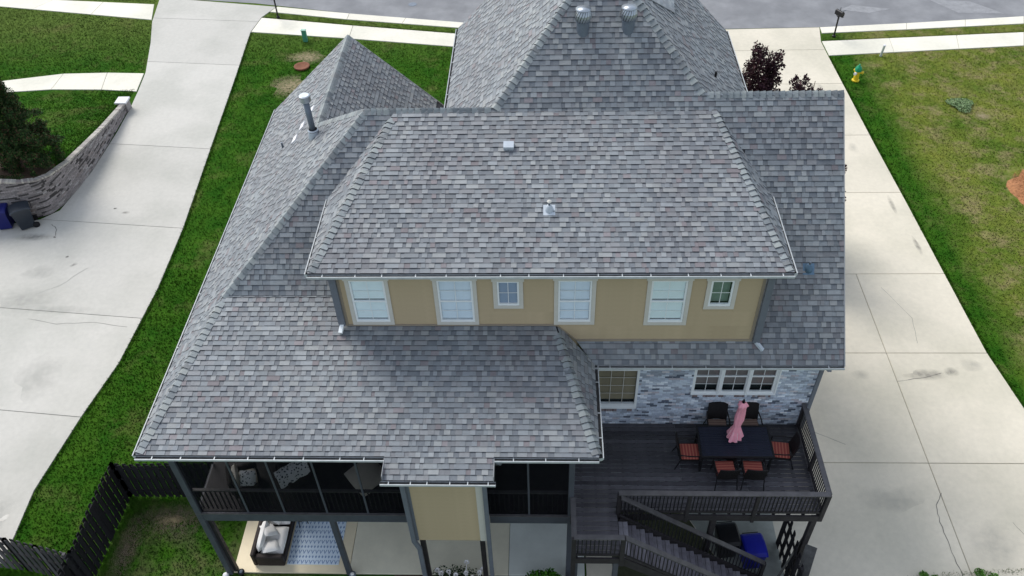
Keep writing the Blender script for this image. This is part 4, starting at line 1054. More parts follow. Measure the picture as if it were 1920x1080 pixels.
# ------------------------------------------------------------------ ground, slabs, street
def sheet(name, poly, z, m, kind='structure'):
    o = MB().face([(x, y, z) for x, y in ccw(poly)]).build(name, m, org=(0,0,0)); o['kind'] = kind; return o
g = MB(); g.add([(-120,-60,-.04),(150,-60,-.04),(150,140,-.04),(-120,140,-.04)], [(0,1,2,3)]); g.build('ground', MT['lawn'], org=(0,0,0), kind='structure')
CL, CRT, CSW = (.54,.525,.48), (.66,.61,.50), (.78,.745,.64)
def slabs(name, base, cells, tone):
    root = MB().face([(x, y, -.03) for x, y in ccw(base)]).build(name, MT['crack'], org=(0,0,0)); root['kind'] = 'structure'
    for c in cells:
        c = ccw(c)
        if len(c) < 3: continue
        n = len(c); ins = []
        for i in range(n):                                       # inset by the half joint
            p, q, r_ = Vector(c[i-1]), Vector(c[i]), Vector(c[(i+1) % n])
            d1 = (q-p).normalized(); d2 = (r_-q).normalized(); n1 = Vector((-d1.y, d1.x)); n2 = Vector((-d2.y, d2.x)); b = n1+n2
            k = .017/max(.3, b.length/2*1.0); ins.append(q+b.normalized()*k if b.length > 1e-4 else q)
        j = rnd.uniform(.95, 1.04); cc = tuple(v*j for v in tone)
        top = [(p.x, p.y, 0.0) for p in ins]; low = [(x, y, -.06) for x, y in c]; mid = [(p[0]*.12+q.x*.88, p[1]*.12+q.y*.88, -.004) for p, q in zip(c, ins)]
        vs = top+mid+low; fs = [tuple(range(n))]
        for i in range(n): j2 = (i+1) % n; fs += [(i, n+i, n+j2, j2), (n+i, 2*n+i, 2*n+j2, n+j2)]
        MB().add(vs, fs, cc).build('slab', MT['concrete'], root, org=(0,0,0))
    return root
LDR = [(-10.1,-3),(-10.11,1.66),(-10.2,3.29),(-9.8,6.38),(-9.35,8.89),(-9.18,12.96),(-9.3,16.81),(-9.79,22.93),(-10.29,29.43),(-10.76,34.94),(-10.55,36.77),(-10.23,37.53),(-9.9,38.2),(-17.84,39.75),
       (-17.27,36.48),(-16.47,33.79),(-15.62,30.4),(-15.36,28.4),(-15.2,26.72),(-15.09,24.51),(-15.1,21.08),(-15.28,19.49),(-15.45,18.1),(-16.1,17.45),(-17.77,17.06),(-26,16.4),(-26,-3)]
def strips(poly, ys, k, xs=None):
    out = []
    for a, b in zip(ys, ys[1:]):
        out.append(clip_poly(poly, [(-40, a+k*-30), (0, a+k*10), (0, b+k*10), (-40, b+k*-30)] if k else [(-60, a), (60, a), (60, b), (-60, b)]))
    return out
ld = ccw(LDR)
slabs('left_driveway', LDR, strips(ld, [-4, 1.0, 6.35, 11.3, 16.85, 22.9, 31.0, 36.2, 45], -.1), CL)
RDR = [(14.38,13.0),(17.0,13.6),(17.0,34.5),(22.75,34.6),(22.45,32.9),(22.47,31.34),(22.67,22.83),(22.83,18.3),(22.97,13.17),(23.08,9.47),(23.41,6.88),(23.6,.9),(23.6,-3),(8.0,-3),(8.0,3.8),(14.38,3.8)]
rl = []; rdc = ccw(RDR); ys = [-4, 0.2, 4.58, 9.42, 13.7, 19.05, 23.6, 28.4, 32.0, 36]
for a, b in zip(ys, ys[1:]):
    if b <= 13.8:
        mid_ = 19.42 if True else 0
        for x0, x1 in ((-50, mid_), (mid_, 60)): rl.append(clip_poly(rdc, [(x0, a), (x1, a), (x1, b), (x0, b)]))
    else: rl.append(clip_poly(rdc, [(-50, a), (60, a), (60, b), (-50, b)]))
RD = slabs('right_driveway', RDR, rl, CRT)
def lerp2(a, b, t): return (a[0]+(b[0]-a[0])*t, a[1]+(b[1]-a[1])*t)
def band(top, bot, step):
    """cells between two polylines with equal point counts, cut about every step metres"""
    cells = []; base = top+bot[::-1]
    for i in range(len(top)-1):
        L = math.dist(top[i], top[i+1]); n = max(1, round(L/step))
        for k in range(n):
            t0, t1 = k/n, (k+1)/n
            cells.append([lerp2(bot[i], bot[i+1], t0), lerp2(bot[i], bot[i+1], t1), lerp2(top[i], top[i+1], t1), lerp2(top[i], top[i+1], t0)])
    return base, cells
b_, c_ = band([(-10.53,36.77),(-4.7,35.6),(1.66,34.41),(9,33.4),(17,33.1)], [(-10.74,34.96),(-4.7,34.0),(1.55,32.88),(9,31.8),(17,31.45)], 1.9 if False else 5.5)
slabs('sidewalk', b_, c_, CSW)
b_, c_ = band([(22.5,32.97),(34,33.72),(48,34.8)], [(22.52,31.34),(33.4,32.19),(48,33.4)], 4.0); slabs('sidewalk', b_, c_, CSW)
b_, c_ = band([(-34,40.6),(-24.8,39.65),(-17.9,38.8)], [(-34,40.0),(-25.62,38.36),(-17.36,36.69)], 4.5); slabs('sidewalk', b_, c_, CSW)
b_, c_ = band([(-30,27.6),(-26,28.9),(-23.61,29.6),(-20.3,30.34),(-17.8,30.4),(-15.66,30.28)], [(-30,25.8),(-26,27.6),(-23.3,28.35),(-20.3,28.66),(-17.46,28.58),(-15.42,28.36)], 9.); slabs('front_walk', b_, c_, CSW)
b_, c_ = band([(-9.88,38.22),(-5.18,37.17),(1.98,35.79),(8,35.0),(13,34.72),(16.98,34.56)], [(-10.2,37.53),(-5.21,36.4),(1.7,35.13),(8,34.3),(13,34.05),(16.98,34.0)], 4.5); slabs('gutter_pan', b_, c_, CSW)
b_, c_ = band([(22.77,34.62),(27.83,34.98),(34.76,35.63),(48,37.0)], [(22.72,33.9),(27.6,34.21),(34.41,34.73),(48,36.1)], 3.5); slabs('gutter_pan', b_, c_, CSW)
ST = [(-60,44),(-34,41.6),(-17.84,39.8),(-11.35,38.75),(-5.18,37.2),(1.98,35.82),(8,35.03),(13,34.75),(17.5,34.6),(22.8,34.66),(27.83,35.0),(34.76,35.66),(48,37.0),(90,43),(90,60),(-60,60)]
st = MB().face([(x, y, -.025) for x, y in ST]).build('street', MT['asphalt'], org=(0,0,0)); st['kind'] = 'structure'
for pts in ([(30,38),(31.2,36.2),(33.8,36.0),(32.4,37.6)], [(24.5,36.8),(26,36.3),(27.4,36.8),(25.3,37.4)], [(3,40.5),(5,37.6),(6.2,37.4),(4.2,40.8)]):
    MB().face([(x, y, -.02) for x, y in ccw(pts)]).build('worn_patch', mat('pale_road_patch', (.27,.275,.285), .9, .2, 3), st, org=(0,0,0))
mn = MB().lathe([(.26, 0), (.26, .012), (.22, .014)], 20, (-1.4, 38.3, -.025)); mn.build('manhole_cover', MT['metaldark'], st)

sheet('shade_toned_soil', [(8.8,-1.6),(12.6,-1.6),(12.2,.6),(11.2,2.6),(8.8,3.2)], .004, mat('shade_dark_mossy_soil', (.06,.065,.035), .95, .4, 7, .6, 40))  # dark olive soil sheet, the deck's shade put into its colour
sheet('shade_toned_slab', [(12.62,-1.6),(13.9,-1.6),(13.9,3.5),(8.8,3.5),(8.8,3.22),(11.22,2.62),(12.22,.62)], .004, mat('shade_dark_concrete', (.3,.32,.29), .9, .25, 2, .3, 50))  # darker concrete sheet, shade under the deck painted in
# patio slab and its joints
pb = MB().face([(x, y, -.03) for x, y in ((-2.75,.46),(7.5,.46),(7.5,3.8),(-2.75,3.8))]).build('patio', MT['crack'], org=(0,0,0)); pb['kind'] = 'structure'
for a, b in ((-2.75, .80), (.815, 5.65), (5.665, 7.95)):
    MB().bbox(a, b, .47, 3.5, -.04, .02, .006).build('slab', mat('patio_slab', *{-2.75: ((.82,.71,.5),), .815: ((.78,.73,.57),), 5.665: ((.71,.74,.69),)}[a], .6, .1, 1.2, .15, 50), pb, org=(0,0,0))  # tan stain at left; cooler right bay has sky light put into its colour

def softstain(name, c, al, sc):
    m = bpy.data.materials.new(name); m.use_nodes = True; N = m.node_tree.nodes; L = m.node_tree.links; b = N['Principled BSDF']
    b.inputs['Base Color'].default_value = (*c, 1); b.inputs['Roughness'].default_value = .85
    tc = N.new('ShaderNodeTexCoord'); g_ = N.new('ShaderNodeTexGradient'); g_.gradient_type = 'SPHERICAL'
    nz = N.new('ShaderNodeTexNoise'); nz.inputs['Scale'].default_value = sc; nz.inputs['Detail'].default_value = 6
    mp = N.new('ShaderNodeMapping'); mp.inputs['Location'].default_value = (-1, -1, 0); mp.inputs['Scale'].default_value = (2, 2, 0)
    L.new(tc.outputs['Generated'], mp.inputs[0]); L.new(mp.outputs[0], g_.inputs[0]); L.new(tc.outputs['Object'], nz.inputs['Vector'])
    mm = N.new('ShaderNodeMath'); mm.operation = 'MULTIPLY'; L.new(g_.outputs[1], mm.inputs[0]); L.new(nz.outputs[0], mm.inputs[1])
    m2 = N.new('ShaderNodeMath'); m2.operation = 'MULTIPLY'; m2.use_clamp = True; pw = N.new('ShaderNodeMapRange'); pw.inputs[1].default_value = .1; pw.inputs[2].default_value = .5; L.new(mm.outputs[0], pw.inputs[0]); L.new(pw.outputs[0], m2.inputs[0]); m2.inputs[1].default_value = al
    L.new(m2.outputs[0], b.inputs['Alpha']); return m
def strip_line(pts, w, z, m, parent, name='crack'):
    mb = MB(); n = len(pts); P = []
    for i, p in enumerate(pts):
        a = Vector(pts[max(0, i-1)]); b = Vector(pts[min(n-1, i+1)]); d = (b-a).normalized(); q = Vector((-d.y, d.x))*w*rnd.uniform(.35, .65)
        P.append((p[0]+q.x, p[1]+q.y, z)); P.append((p[0]-q.x, p[1]-q.y, z))
    mb.add(P, [(2*i+1, 2*i, 2*i+2, 2*i+3)[::-1] for i in range(n-1)]); return mb.build(name, m, parent, org=(0,0,0))
def jag(pts, k=4, a=.03):
    out = []
    for p, q in zip(pts, pts[1:]):
        for i in range(k): t = i/k; out.append((p[0]+(q[0]-p[0])*t+(rnd.uniform(-a, a) if i else 0), p[1]+(q[1]-p[1])*t+(rnd.uniform(-a, a) if i else 0)))
    return out+[pts[-1]]
strip_line(jag([(19.46,3.44),(19.15,3.0),(19.06,2.4),(19.1,1.73),(19.1,1.0),(19.16,.45)]), .022, .004, MT['crack'], RD)
strip_line(jag([(14.6,6.1),(15.8,5.9),(16.9,5.3)]), .012, .004, MT['crack'], RD); strip_line(jag([(20.2,12.9),(20.9,11.2),(20.7,9.9)]), .01, .004, MT['crack'], RD)
strip_line(jag([(21.1,8.45),(20.2,8.2),(19.42,8.06)]), .016, .004, MT['crack'], RD)
strip_line(jag([(21.3,2.4),(21.5,1.9),(22.3,1.5)]), .015, .004, MT['crack'], RD)
def blob(cx, cy, rx, ry, z, m, parent=None, name='stain', n=18, rot=0., kind=None, jit=.2):
    ph = [rnd.uniform(0, 6.28) for _ in range(3)]; pts = []
    for i in range(n):
        a = 2*math.pi*i/n; k = 1+jit*math.sin(2*a+ph[0])+jit*.6*math.sin(3*a+ph[1])+jit*.5*math.sin(7*a+ph[2]); x, y = rx*k*math.cos(a), ry*k*math.sin(a)
        pts.append((cx+x*math.cos(rot)-y*math.sin(rot), cy+x*math.sin(rot)+y*math.cos(rot), z))
    o = MB().face(pts).build(name, m, parent, org=(0,0,0))
    if kind: o['kind'] = kind
    return o
SS1 = softstain('grey_slab_stain', (.38,.38,.355), .24, 2.6); SS2 = softstain('dark_slab_stain', (.29,.28,.25), .5, 5)
for x, y, rx, ry, m_, ro in ((21.45,8.5,.4,.25,SS2,0),(20.6,8.35,1.1,.3,SS2,.05),(22.3,8.8,.5,.4,SS1,0),(18.2,8.4,.5,.25,SS1,0),(21.6,22.5,.3,.5,SS1,.2),(22.15,18.2,.14,.9,SS2,.12),(22.4,15.4,.14,.7,SS2,.1),(17.8,3.2,1.6,.5,SS1,.1),(20.5,1.6,1.3,.9,SS1,.3),(21.3,28.1,.22,.35,SS1,.3)):
    blob(x, y, rx, ry, .004, m_, RD, rot=ro)
LDo = bpy.data.objects['left_driveway']
for x, y, rx, ry, m_, ro in ((-14.6,12.3,2.2,.9,SS1,-.3),(-12.9,11.7,1.5,.35,SS1,-.1),(-12.2,8.2,.9,1.6,SS1,.4),(-14.6,13.9,.9,.5,SS1,.2),(-12.3,17.9,.25,.12,SS2,.5),(-13.3,14.4,.25,.1,SS2,.8),(-11.0,2.3,.5,.9,SS1,0),(-15.8,16.2,1.,.35,SS2,0)):
    blob(x, y, rx, ry, .004, m_, LDo, rot=ro)
strip_line(jag([(-13.9,11.2),(-12.6,10.9),(-11.1,11.0),(-9.7,10.75)]), .014, .004, MT['crack'], LDo); strip_line(jag([(-12.6,14.2),(-13.4,13.1),(-14.2,12.6)]), .012, .004, MT['crack'], LDo)
strip_line(jag([(-15.4,17.1),(-15.0,16.7),(-14.9,16.3)], 4, .04), .03, .005, MT['crack'], LDo)
for x, y in ((-14.9,16.2),(-13.8,14.9),(-12.9,18.2)): blob(x, y, .06, .05, .006, MT['crack'], LDo, 'spot')
for x, y in ((-10.75,2.25),(-11.0,1.75)): blob(x, y, .17, .09, .005, MT['concrete_pale'], LDo, 'worn_spot', rot=.5)

# bare patches and beds
SOIL = softstain('worn_bare_soil', (.15,.12,.08), .7, 6); DEAD = softstain('thin_dead_turf', (.27,.22,.12), .85, 6)
blob(-5.2, 2.3, 1.9, .75, -.028, SOIL, name='bare_soil', rot=.15, kind='structure'); blob(-6.3, 1.0, .6, 1.6, -.026, SOIL, name='bare_soil', kind='structure'); blob(-5.3, 2.25, .7, .25, -.02, DEAD, name='dead_grass_patch', kind='structure')
blob(-6.7, 31.9, 1.3, 1.0, -.026, DEAD, name='dead_grass_patch', kind='structure', jit=.35); blob(-7.0, 28.8, 1.6, 1.3, -.026, DEAD, name='dead_grass_patch', kind='structure', jit=.35)
blob(28.63, 25.2, .6, .45, -.02, DEAD, name='dead_grass_patch', kind='structure', jit=.3)
sheet('planting_bed', [(2.2,-2.5),(2.2,.46),(8.6,.46),(8.6,-2.5)], -.02, MT['mulch'])
sheet('planting_bed', [(14.36,13.2),(18.6,13.2),(18.6,19.2),(12.6,19.2),(12.6,15.2)], .006, MT['mulch'])

# mound of pine straw on the right lawn
mb = MB(); n = 26; vs = [(28.95, 19.0, .16)]; fs = []
for j in range(1, 6):
    for i in range(n):
        a = 2*math.pi*i/n; r_ = (.25*j)*(1+.14*math.sin(2*a+1)+.1*math.sin(5*a)); h = .16*(1-(j/5)**2)-.035*(j == 5)+rnd.uniform(-.025, .025)
        vs.append((28.95+r_*math.cos(a)*.95, 19.0+r_*1.45*math.sin(a), h))
for i in range(n): fs.append((0, 1+i, 1+(i+1) % n))
for j in range(4):
    for i in range(n): fs.append((1+j*n+i, 1+(j+1)*n+i, 1+(j+1)*n+(i+1) % n, 1+j*n+(i+1) % n))
mb.add(vs, fs)
for k in range(2500):
    a = rnd.uniform(0, 6.28); r_ = 1.2*math.sqrt(rnd.random()); x, y = 28.95+r_*math.cos(a)*.95, 19.0+r_*1.4*math.sin(a); h = .17*(1-(r_/1.25)**2); b = rnd.uniform(0, 3.14)
    dx, dy = .07*math.cos(b), .07*math.sin(b); mb.add([(x-dx, y-dy, h), (x+dx, y+dy, h+rnd.uniform(-.01, .05)), (x+dy*.12, y-dx*.12, h+.01)], [(0, 1, 2)])
tag(mb.build('pine_straw_mound', MT['straw'], org=(28.75, 19.3, 0)), 'orange-brown pine straw mound in the lawn at the right edge', 'mulch mound')

# low sage-coloured weed clump
def leaves(pts_fn, n, size, cols, flat=0.0, seed=1, narrow=.5):
    r_ = np.random.default_rng(seed); P = pts_fn(r_, n); n = len(P)
    d = r_.normal(size=(n, 3)); d[:, 2] *= (1-flat); d /= np.linalg.norm(d, axis=1)[:, None]
    e = np.cross(d, r_.normal(size=(n, 3))); e /= np.linalg.norm(e, axis=1)[:, None]
    s = size*r_.uniform(.6, 1.3, n)[:, None]
    V = np.stack([P-d*s*.5, P+e*s*narrow*.5, P+d*s*.5, P-e*s*narrow*.5], 1).reshape(-1, 3)
    F = np.arange(4*n).reshape(-1, 4)
    C = np.array(cols)[r_.integers(0, len(cols), n)]*r_.uniform(.7, 1.3, n)[:, None]
    return V, F, C
def np_mesh(name, V, F, C, m):
    me = bpy.data.meshes.new(name); n = len(F); k = F.shape[1]
    me.vertices.add(len(V)); me.vertices.foreach_set('co', V.astype(np.float32).ravel())
    me.loops.add(n*k); me.loops.foreach_set('vertex_index', F.astype(np.int32).ravel())
    me.polygons.add(n); me.polygons.foreach_set('loop_start', np.arange(0, n*k, k, dtype=np.int32)); me.polygons.foreach_set('loop_total', np.full(n, k, dtype=np.int32))
    me.materials.append(m); me.update(calc_edges=True)
    ca = me.color_attributes.new('col', 'FLOAT_COLOR', 'CORNER')
    ca.data.foreach_set('color', np.repeat(np.concatenate([C, np.ones((n, 1))], 1), k, 0).astype(np.float32).ravel()); me.validate(); return me
wd_ = thing('weed_clump', 'low grey-green weed clump in the right lawn near the pale bare patch', 'weeds', (27.9, 26.2, 0))
def fn(r_, n):
    a = r_.uniform(0, 6.28, n); q = np.sqrt(r_.random(n))*(1+.25*np.sin(3*a)); return np.stack([27.9+.6*q*np.cos(a), 26.2+.62*q*np.sin(a), .05+.12*(1-q**2)*r_.random(n)], 1)-np.array([27.9, 26.2, 0])
V, F, C = leaves(fn, 1600, .09, [(.22,.32,.15), (.28,.37,.2), (.14,.22,.1)], flat=.8, seed=3); put('leaves', np_mesh('leaves', V, F, C, MT['leaf']), (27.9, 26.2, 0), wd_)

# retaining wall
WPTS = [(-15.2,26.3,.5),(-15.11,23.62,.9),(-15.08,21.32,1.3),(-15.2,19.81,1.48),(-15.31,19.08,1.62),(-15.4,18.5,1.72),(-15.69,17.85,1.9),(-16.28,17.5,2.05),(-16.9,17.34,2.2),(-18.2,17.1,2.3),(-21,16.8,2.3),(-26,16.4,2.3)]
rw = thing('retaining_wall', 'curved grey-brown brick retaining wall between the raised lawn and left driveway', 'retaining wall', (-15.6, 18.0, 0))
def wpath(s):
    for a, b in zip(WPTS, WPTS[1:]):
        L = math.dist(a[:2], b[:2])
        if s <= L: t = s/L; return Vector((a[0]+(b[0]-a[0])*t, a[1]+(b[1]-a[1])*t, 0)), a[2]+(b[2]-a[2])*t, (Vector(b[:2])-Vector(a[:2])).normalized()
        s -= L
    return None
tot = sum(math.dist(a[:2], b[:2]) for a, b in zip(WPTS, WPTS[1:]))
core = MB(); s = 0
pr = None
while s < tot-.01:
    p, h, d = wpath(s); nrm = Vector((-d.y, d.x, 0)); nrm = nrm if nrm.x > 0 or nrm.y < 0 else -nrm
    q = p-nrm*.02
    cur = [q, q-nrm*.24, h-.09]
    if pr:
        a, b, ha = pr; c_, d_, hb = cur[0], cur[1], cur[2]
        core.add([(a.x,a.y,0),(c_.x,c_.y,0),(c_.x,c_.y,hb),(a.x,a.y,ha),(b.x,b.y,0),(d_.x,d_.y,0),(d_.x,d_.y,hb),(b.x,b.y,ha)], [(0,1,2,3),(3,2,6,7),(5,4,7,6)])
    pr = cur; s += .3
core.build('wall_core', mat('dark_mortar', (.13,.12,.12), .95, .25, 20, .4, 90), rw)
RB = [(.33,.30,.30),(.28,.255,.255),(.24,.22,.22),(.38,.36,.36),(.07,.065,.065),(.29,.25,.24)]; RWT = [.24,.28,.2,.08,.15,.05]
br = MB(); z = .01; row = 0
while z < 2.3:
    s = .02-(.1 if row % 2 else 0); cur = rnd.choices(RB, RWT)[0]
    while s < tot-.25:
        if s > 0:
            p, h, d = wpath(s); p2, h2, d2 = wpath(min(s+.2, tot-.02))
            if z+.065 < min(h, h2)-.06:
                nrm = Vector((-d.y, d.x, 0)); nrm = nrm if nrm.x > 0 or nrm.y < 0 else -nrm
                if rnd.random() < .6: cur = rnd.choices(RB, RWT)[0]
                o = nrm*rnd.uniform(-.004, .006); a, b = p+o, p2+o; aa, bb = a-nrm*.04, b-nrm*.04; j = rnd.uniform(.85, 1.15)
                br.add([(a.x,a.y,z),(b.x,b.y,z),(b.x,b.y,z+.064),(a.x,a.y,z+.064),(aa.x,aa.y,z),(bb.x,bb.y,z),(bb.x,bb.y,z+.064),(aa.x,aa.y,z+.064)],
                    [(0,1,2,3),(3,2,6,7),(4,0,3,7),(1,5,6,2)], tuple(v*j for v in cur))
        s += .212
    z += .076; row += 1
br.build('brick', MT['brick'], rw, kind='stuff')
s = .02
while s < 17:
    p, h, d = wpath(s); p2, h2, _ = wpath(min(s+.068, tot-.02)); nrm = Vector((-d.y, d.x, 0)); nrm = nrm if nrm.x > 0 or nrm.y < 0 else -nrm
    c_ = rnd.choice([(.42,.4,.36),(.36,.34,.31),(.5,.47,.42),(.3,.27,.26)]); a, b = p+nrm*.02, p2+nrm*.02; aa, bb = a-nrm*.25, b-nrm*.25
    MB().add([(a.x,a.y,h-.085),(b.x,b.y,h2-.085),(b.x,b.y,h2),(a.x,a.y,h),(aa.x,aa.y,h-.085),(bb.x,bb.y,h2-.085),(bb.x,bb.y,h2),(aa.x,aa.y,h)],
        [(0,1,2,3),(3,2,6,7),(4,0,3,7),(1,5,6,2),(5,4,7,6)], c_).build('cap_brick', MT['brick'], rw); s += .076
MB().bbox(-15.62, -15.12, 26.3, 26.8, 0, .5, .01, (.3,.28,.28)).build('end_pillar', MT['brick'], rw)
MB().bbox(-15.68, -15.06, 26.22, 26.86, .503, .6, .015).build('cap_stone', MT['stone'], rw)

# raised lawn behind it
def hlawn(x, y): 
    t = max(0., min(1., (28.2-y)/11.0)); return -.03+2.15*t**.95*(1 if x > -30 else 1)
pts_in = [(x-.28, y) if y > 18 else (x-.1, y+.28) for x, y, h in WPTS]
rl_ = MB(); rows = 26; cols_ = 26
def wall_x(y):
    best = None
    for a, b in zip(WPTS, WPTS[1:]):
        if min(a[1], b[1]) <= y <= max(a[1], b[1]) and a[1] != b[1]:
            t = (y-a[1])/(b[1]-a[1]); best = a[0]+(b[0]-a[0])*t; hh = a[2]+(b[2]-a[2])*t; return best, hh
    return (-15.3, .45) if y > 20 else (-26, 2.3)
for j in range(rows+1):
    y = 28.6-(28.6-16.75)*j/rows; wx, hh = wall_x(min(y, 26.3))
    if y > 26.3: wx, hh = -15.42, .12*(28.6-y)
    wx -= .2
    for i in range(cols_+1):
        x = wx-(i/cols_)**1.3*(34+wx); e = math.exp(-(wx-x)*.8); z = hlawn(x, y)*(1-e)+(hh-.08)*e if y <= 26.3 else -.03+(hh)*.9*e*.5+hlawn(x, y)*(1-e)
        rl_.v.append((x, y, z))
for j in range(rows):
    for i in range(cols_): a = j*(cols_+1)+i; rl_.f.append((a, a+1, a+cols_+2, a+cols_+1)); rl_.c.append((0,0,0)); rl_.m.append(0)
RL = rl_.build('raised_lawn', MT['lawn'], org=(0,0,0), kind='structure', smooth=True)
RLV = np.array(rl_.v).reshape(rows+1, cols_+1, 3)

# ------------------------------------------------------------------ grass
LAWNS = [
 [(-10.0,-1),(-10.05,1.66),(-10.13,3.29),(-9.73,6.38),(-9.29,8.89),(-9.12,12.96),(-9.24,16.81),(-9.73,22.93),(-10.23,29.43),(-10.7,34.86),(-4.7,33.93),(1.55,32.8),(9,31.7),(16.94,31.4),(16.94,19.3),(12.6,19.3),(12.6,15.2),(-2.9,15.2),(-2.9,.42),(2.1,.42),(2.1,-1)],
 [(-10.5,36.83),(-4.7,35.66),(1.66,34.47),(9,33.46),(16.9,33.16),(16.9,33.93),(8,34.24),(1.7,35.07),(-5.21,36.34),(-10.2,37.45)],
 [(22.55,33.03),(34,33.78),(46,34.7),(46,35.9),(34.41,34.67),(27.6,34.15),(22.72,33.84)],
 [(22.53,31.28),(22.73,22.83),(22.89,18.3),(23.03,13.17),(23.14,9.47),(23.47,6.88),(23.66,.9),(34,.9),(38,32.6),(33.4,32.13)],
 [(-15.7,30.4),(-16.5,33.79),(-17.35,36.6),(-25.6,38.3),(-34,40),(-34,29),(-26,28.95),(-23.61,29.66),(-20.3,30.4),(-17.8,30.46)],
 [(-24,39.75),(-17.95,38.9),(-17.86,39.6),(-24,40.6)],
 [(17.4,-1.2),(17.4,.5),(19.3,.68),(21,.8),(24.5,.9),(24.5,-1.2)]]
gr = np.random.default_rng(5)
def inside(P, poly):
    x, y = P[:, 0], P[:, 1]; r_ = np.zeros(len(P), bool)
    for i in range(len(poly)):
        x0, y0 = poly[i]; x1, y1 = poly[i-1]
        c_ = ((y0 > y) != (y1 > y)) & (x < (x1-x0)*(y-y0)/(y1-y0+1e-12)+x0); r_ ^= c_
    return r_
PB = []
for i, poly in enumerate(LAWNS):
    a = np.array(poly); lo, hi = a.min(0), a.max(0); ar = (hi-lo).prod()
    dens = 330 if i == 0 else (260 if i == 6 else 200)
    n = int(ar*dens); P = gr.uniform(lo, hi, (n, 2)); P = P[inside(P, poly)]
    if i == 0: P = P[(P[:, 1] < 14) | (gr.random(len(P)) < .62)]
    PB.append(np.column_stack([P, np.full(len(P), -.04)]))
# longer fringe along slab edges
FR = [LAWNS[0][1:10], LAWNS[3][:7], LAWNS[1][:4], LAWNS[2][:3], LAWNS[6][1:5], [(16.94,31.4),(-10.7,34.86)]]
for pl_ in FR[:5]:
    for a, b in zip(pl_, pl_[1:]):
        L = math.dist(a, b); n = int(L*130); t = gr.random((n, 1)); P = np.array(a)+t*(np.array(b)-np.array(a))+gr.normal(0, .035, (n, 2)); PB.append(np.column_stack([P, np.full(n, -.03)]))
# raised lawn
n = 42000; u = gr.random(n)*rows*.999; v = gr.random(n)**1.1*cols_*.999; ju, iv = u.astype(int), v.astype(int); fu, fv = (u-ju)[:, None], (v-iv)[:, None]
P = (RLV[ju, iv]*(1-fu)*(1-fv)+RLV[ju+1, iv]*fu*(1-fv)+RLV[ju, iv+1]*(1-fu)*fv+RLV[ju+1, iv+1]*fu*fv); PB.append(P[P[:, 0] > -31])
P = np.concatenate(PB); n = len(P)
bare = [(-5.3,2.45,.9,.28),(-6.5,1.2,.2,.8),(-6.7,31.9,.8,.6),(-7,28.8,.9,.7),(28.63,25.2,.4,.3),(28.75,19.3,1.2,1.7),(-17.2,18.6,1.3,1.1)]
keep = np.ones(n, bool)
for cx_, cy_, rx, ry in bare: keep &= (((P[:, 0]-cx_)/rx)**2+((P[:, 1]-cy_)/ry)**2 > 1) | (gr.random(n) < .12)
P = P[keep]; n = len(P)
a = gr.uniform(0, 6.28, n); h = gr.uniform(.035, .085, n); w = gr.uniform(.012, .03, n); le = gr.normal(0, .035, (n, 2))
lush = ((P[:, 0] > 22.5) & (P[:, 0] < 23.7)) | (P[:, 0] < 22); h *= np.where(lush, 1., .8)
d = np.column_stack([np.cos(a)*w, np.sin(a)*w, np.zeros(n)])
V = np.stack([P-d, P+d, P+np.column_stack([le, h])], 1).reshape(-1, 3)
me = np_mesh('grass', V, np.arange(3*n).reshape(-1, 3), np.zeros((n, 3)), MT['blade'])
at = me.attributes.new('shade', 'FLOAT', 'FACE'); at.data.foreach_set('value', (gr.uniform(.72, 1.32, n)).astype(np.float32))
put('grass', me, (0,0,0), kind='stuff')
print('grass blades', n)

# ------------------------------------------------------------------ fences
def fence(name, label, path, seed, tone, top=1.83, gap=.155):
    x0, y0 = path[0]; t = thing(name, label, 'fence', (x0, y0, 0)); r_ = random.Random(seed)
    for (ax, ay), (bx, by) in zip(path, path[1:]):
        A = Vector((ax, ay, 0)); B = Vector((bx, by, 0)); d = (B-A).normalized(); nn = Vector((-d.y, d.x, 0)); L = (B-A).length; up = Vector((0,0,1))
        for z in (.35, 1.0, 1.55): MB().bar(A+up*z, B+up*z, .04, .09, c=tone).build('rail', MT['fence'], t)
        k = max(1, round(L/2.0))
        for i in range(k+1):
            p = A+d*(L*i/k); MB().box(p.x-.045, p.x+.045, p.y-.045, p.y+.045, 0, top+.03, tone).build('post', MT['fence'], t)
        s = .05; i = 0
        while s < L-.1:
            side = .03 if i % 2 else -.045; p = A+d*s+nn*side; w = .15; h = top+r_.uniform(-.02, .03)+(.05*math.sin(s*1.5)); th = .018
            q = [p, p+d*.03+up*0, p+d*w]; kk = r_.uniform(.6, 1.4); c_ = tuple(v*kk for v in tone)
            o = nn*th; base = [p+up*.03, p+d*w+up*.03, p+d*w+up*(h-.04), p+d*(w-.035)+up*h, p+d*.035+up*h, p+up*(h-.04)]
            MB().prism(base, o, c_).build('picket', MT['fence'], t); s += gap*.74; i += 1
    return t
fence('picket_fence', 'shade-blackened wooden fence closing the back lawn beside the house corner', [(-2.95,3.12),(-6.88,3.12),(-7.0,0.1),(-7.05,-2.2)], 1, (.019,.018,.022))  # near-black tone has the fence's shadow side put into it
fence('picket_fence', 'weathered grey fence joining the black fence across the left driveway end', [(-7.12,.02),(-8.1,.26),(-9.1,.48),(-10.2,.6),(-13.5,.75)], 2, (.085,.08,.085))
fence('picket_fence', 'dark gapped fence running out from under the deck corner', [(13.9,1.6),(13.88,-2.0)], 3, (.022,.021,.024), gap=.24)
pk = MB().bar((13.45,.05,.9), (14.25,.9,2.0), .05, .12, c=(.09,.09,.085)).bar((13.8,-.6,1.0), (14.3,.5,1.85), .32, .03, c=(.08,.08,.078)); tag(pk.build('gate_brace', MT['fence']), 'grey plank brace leaning over the dark fence below the deck corner', 'plank')

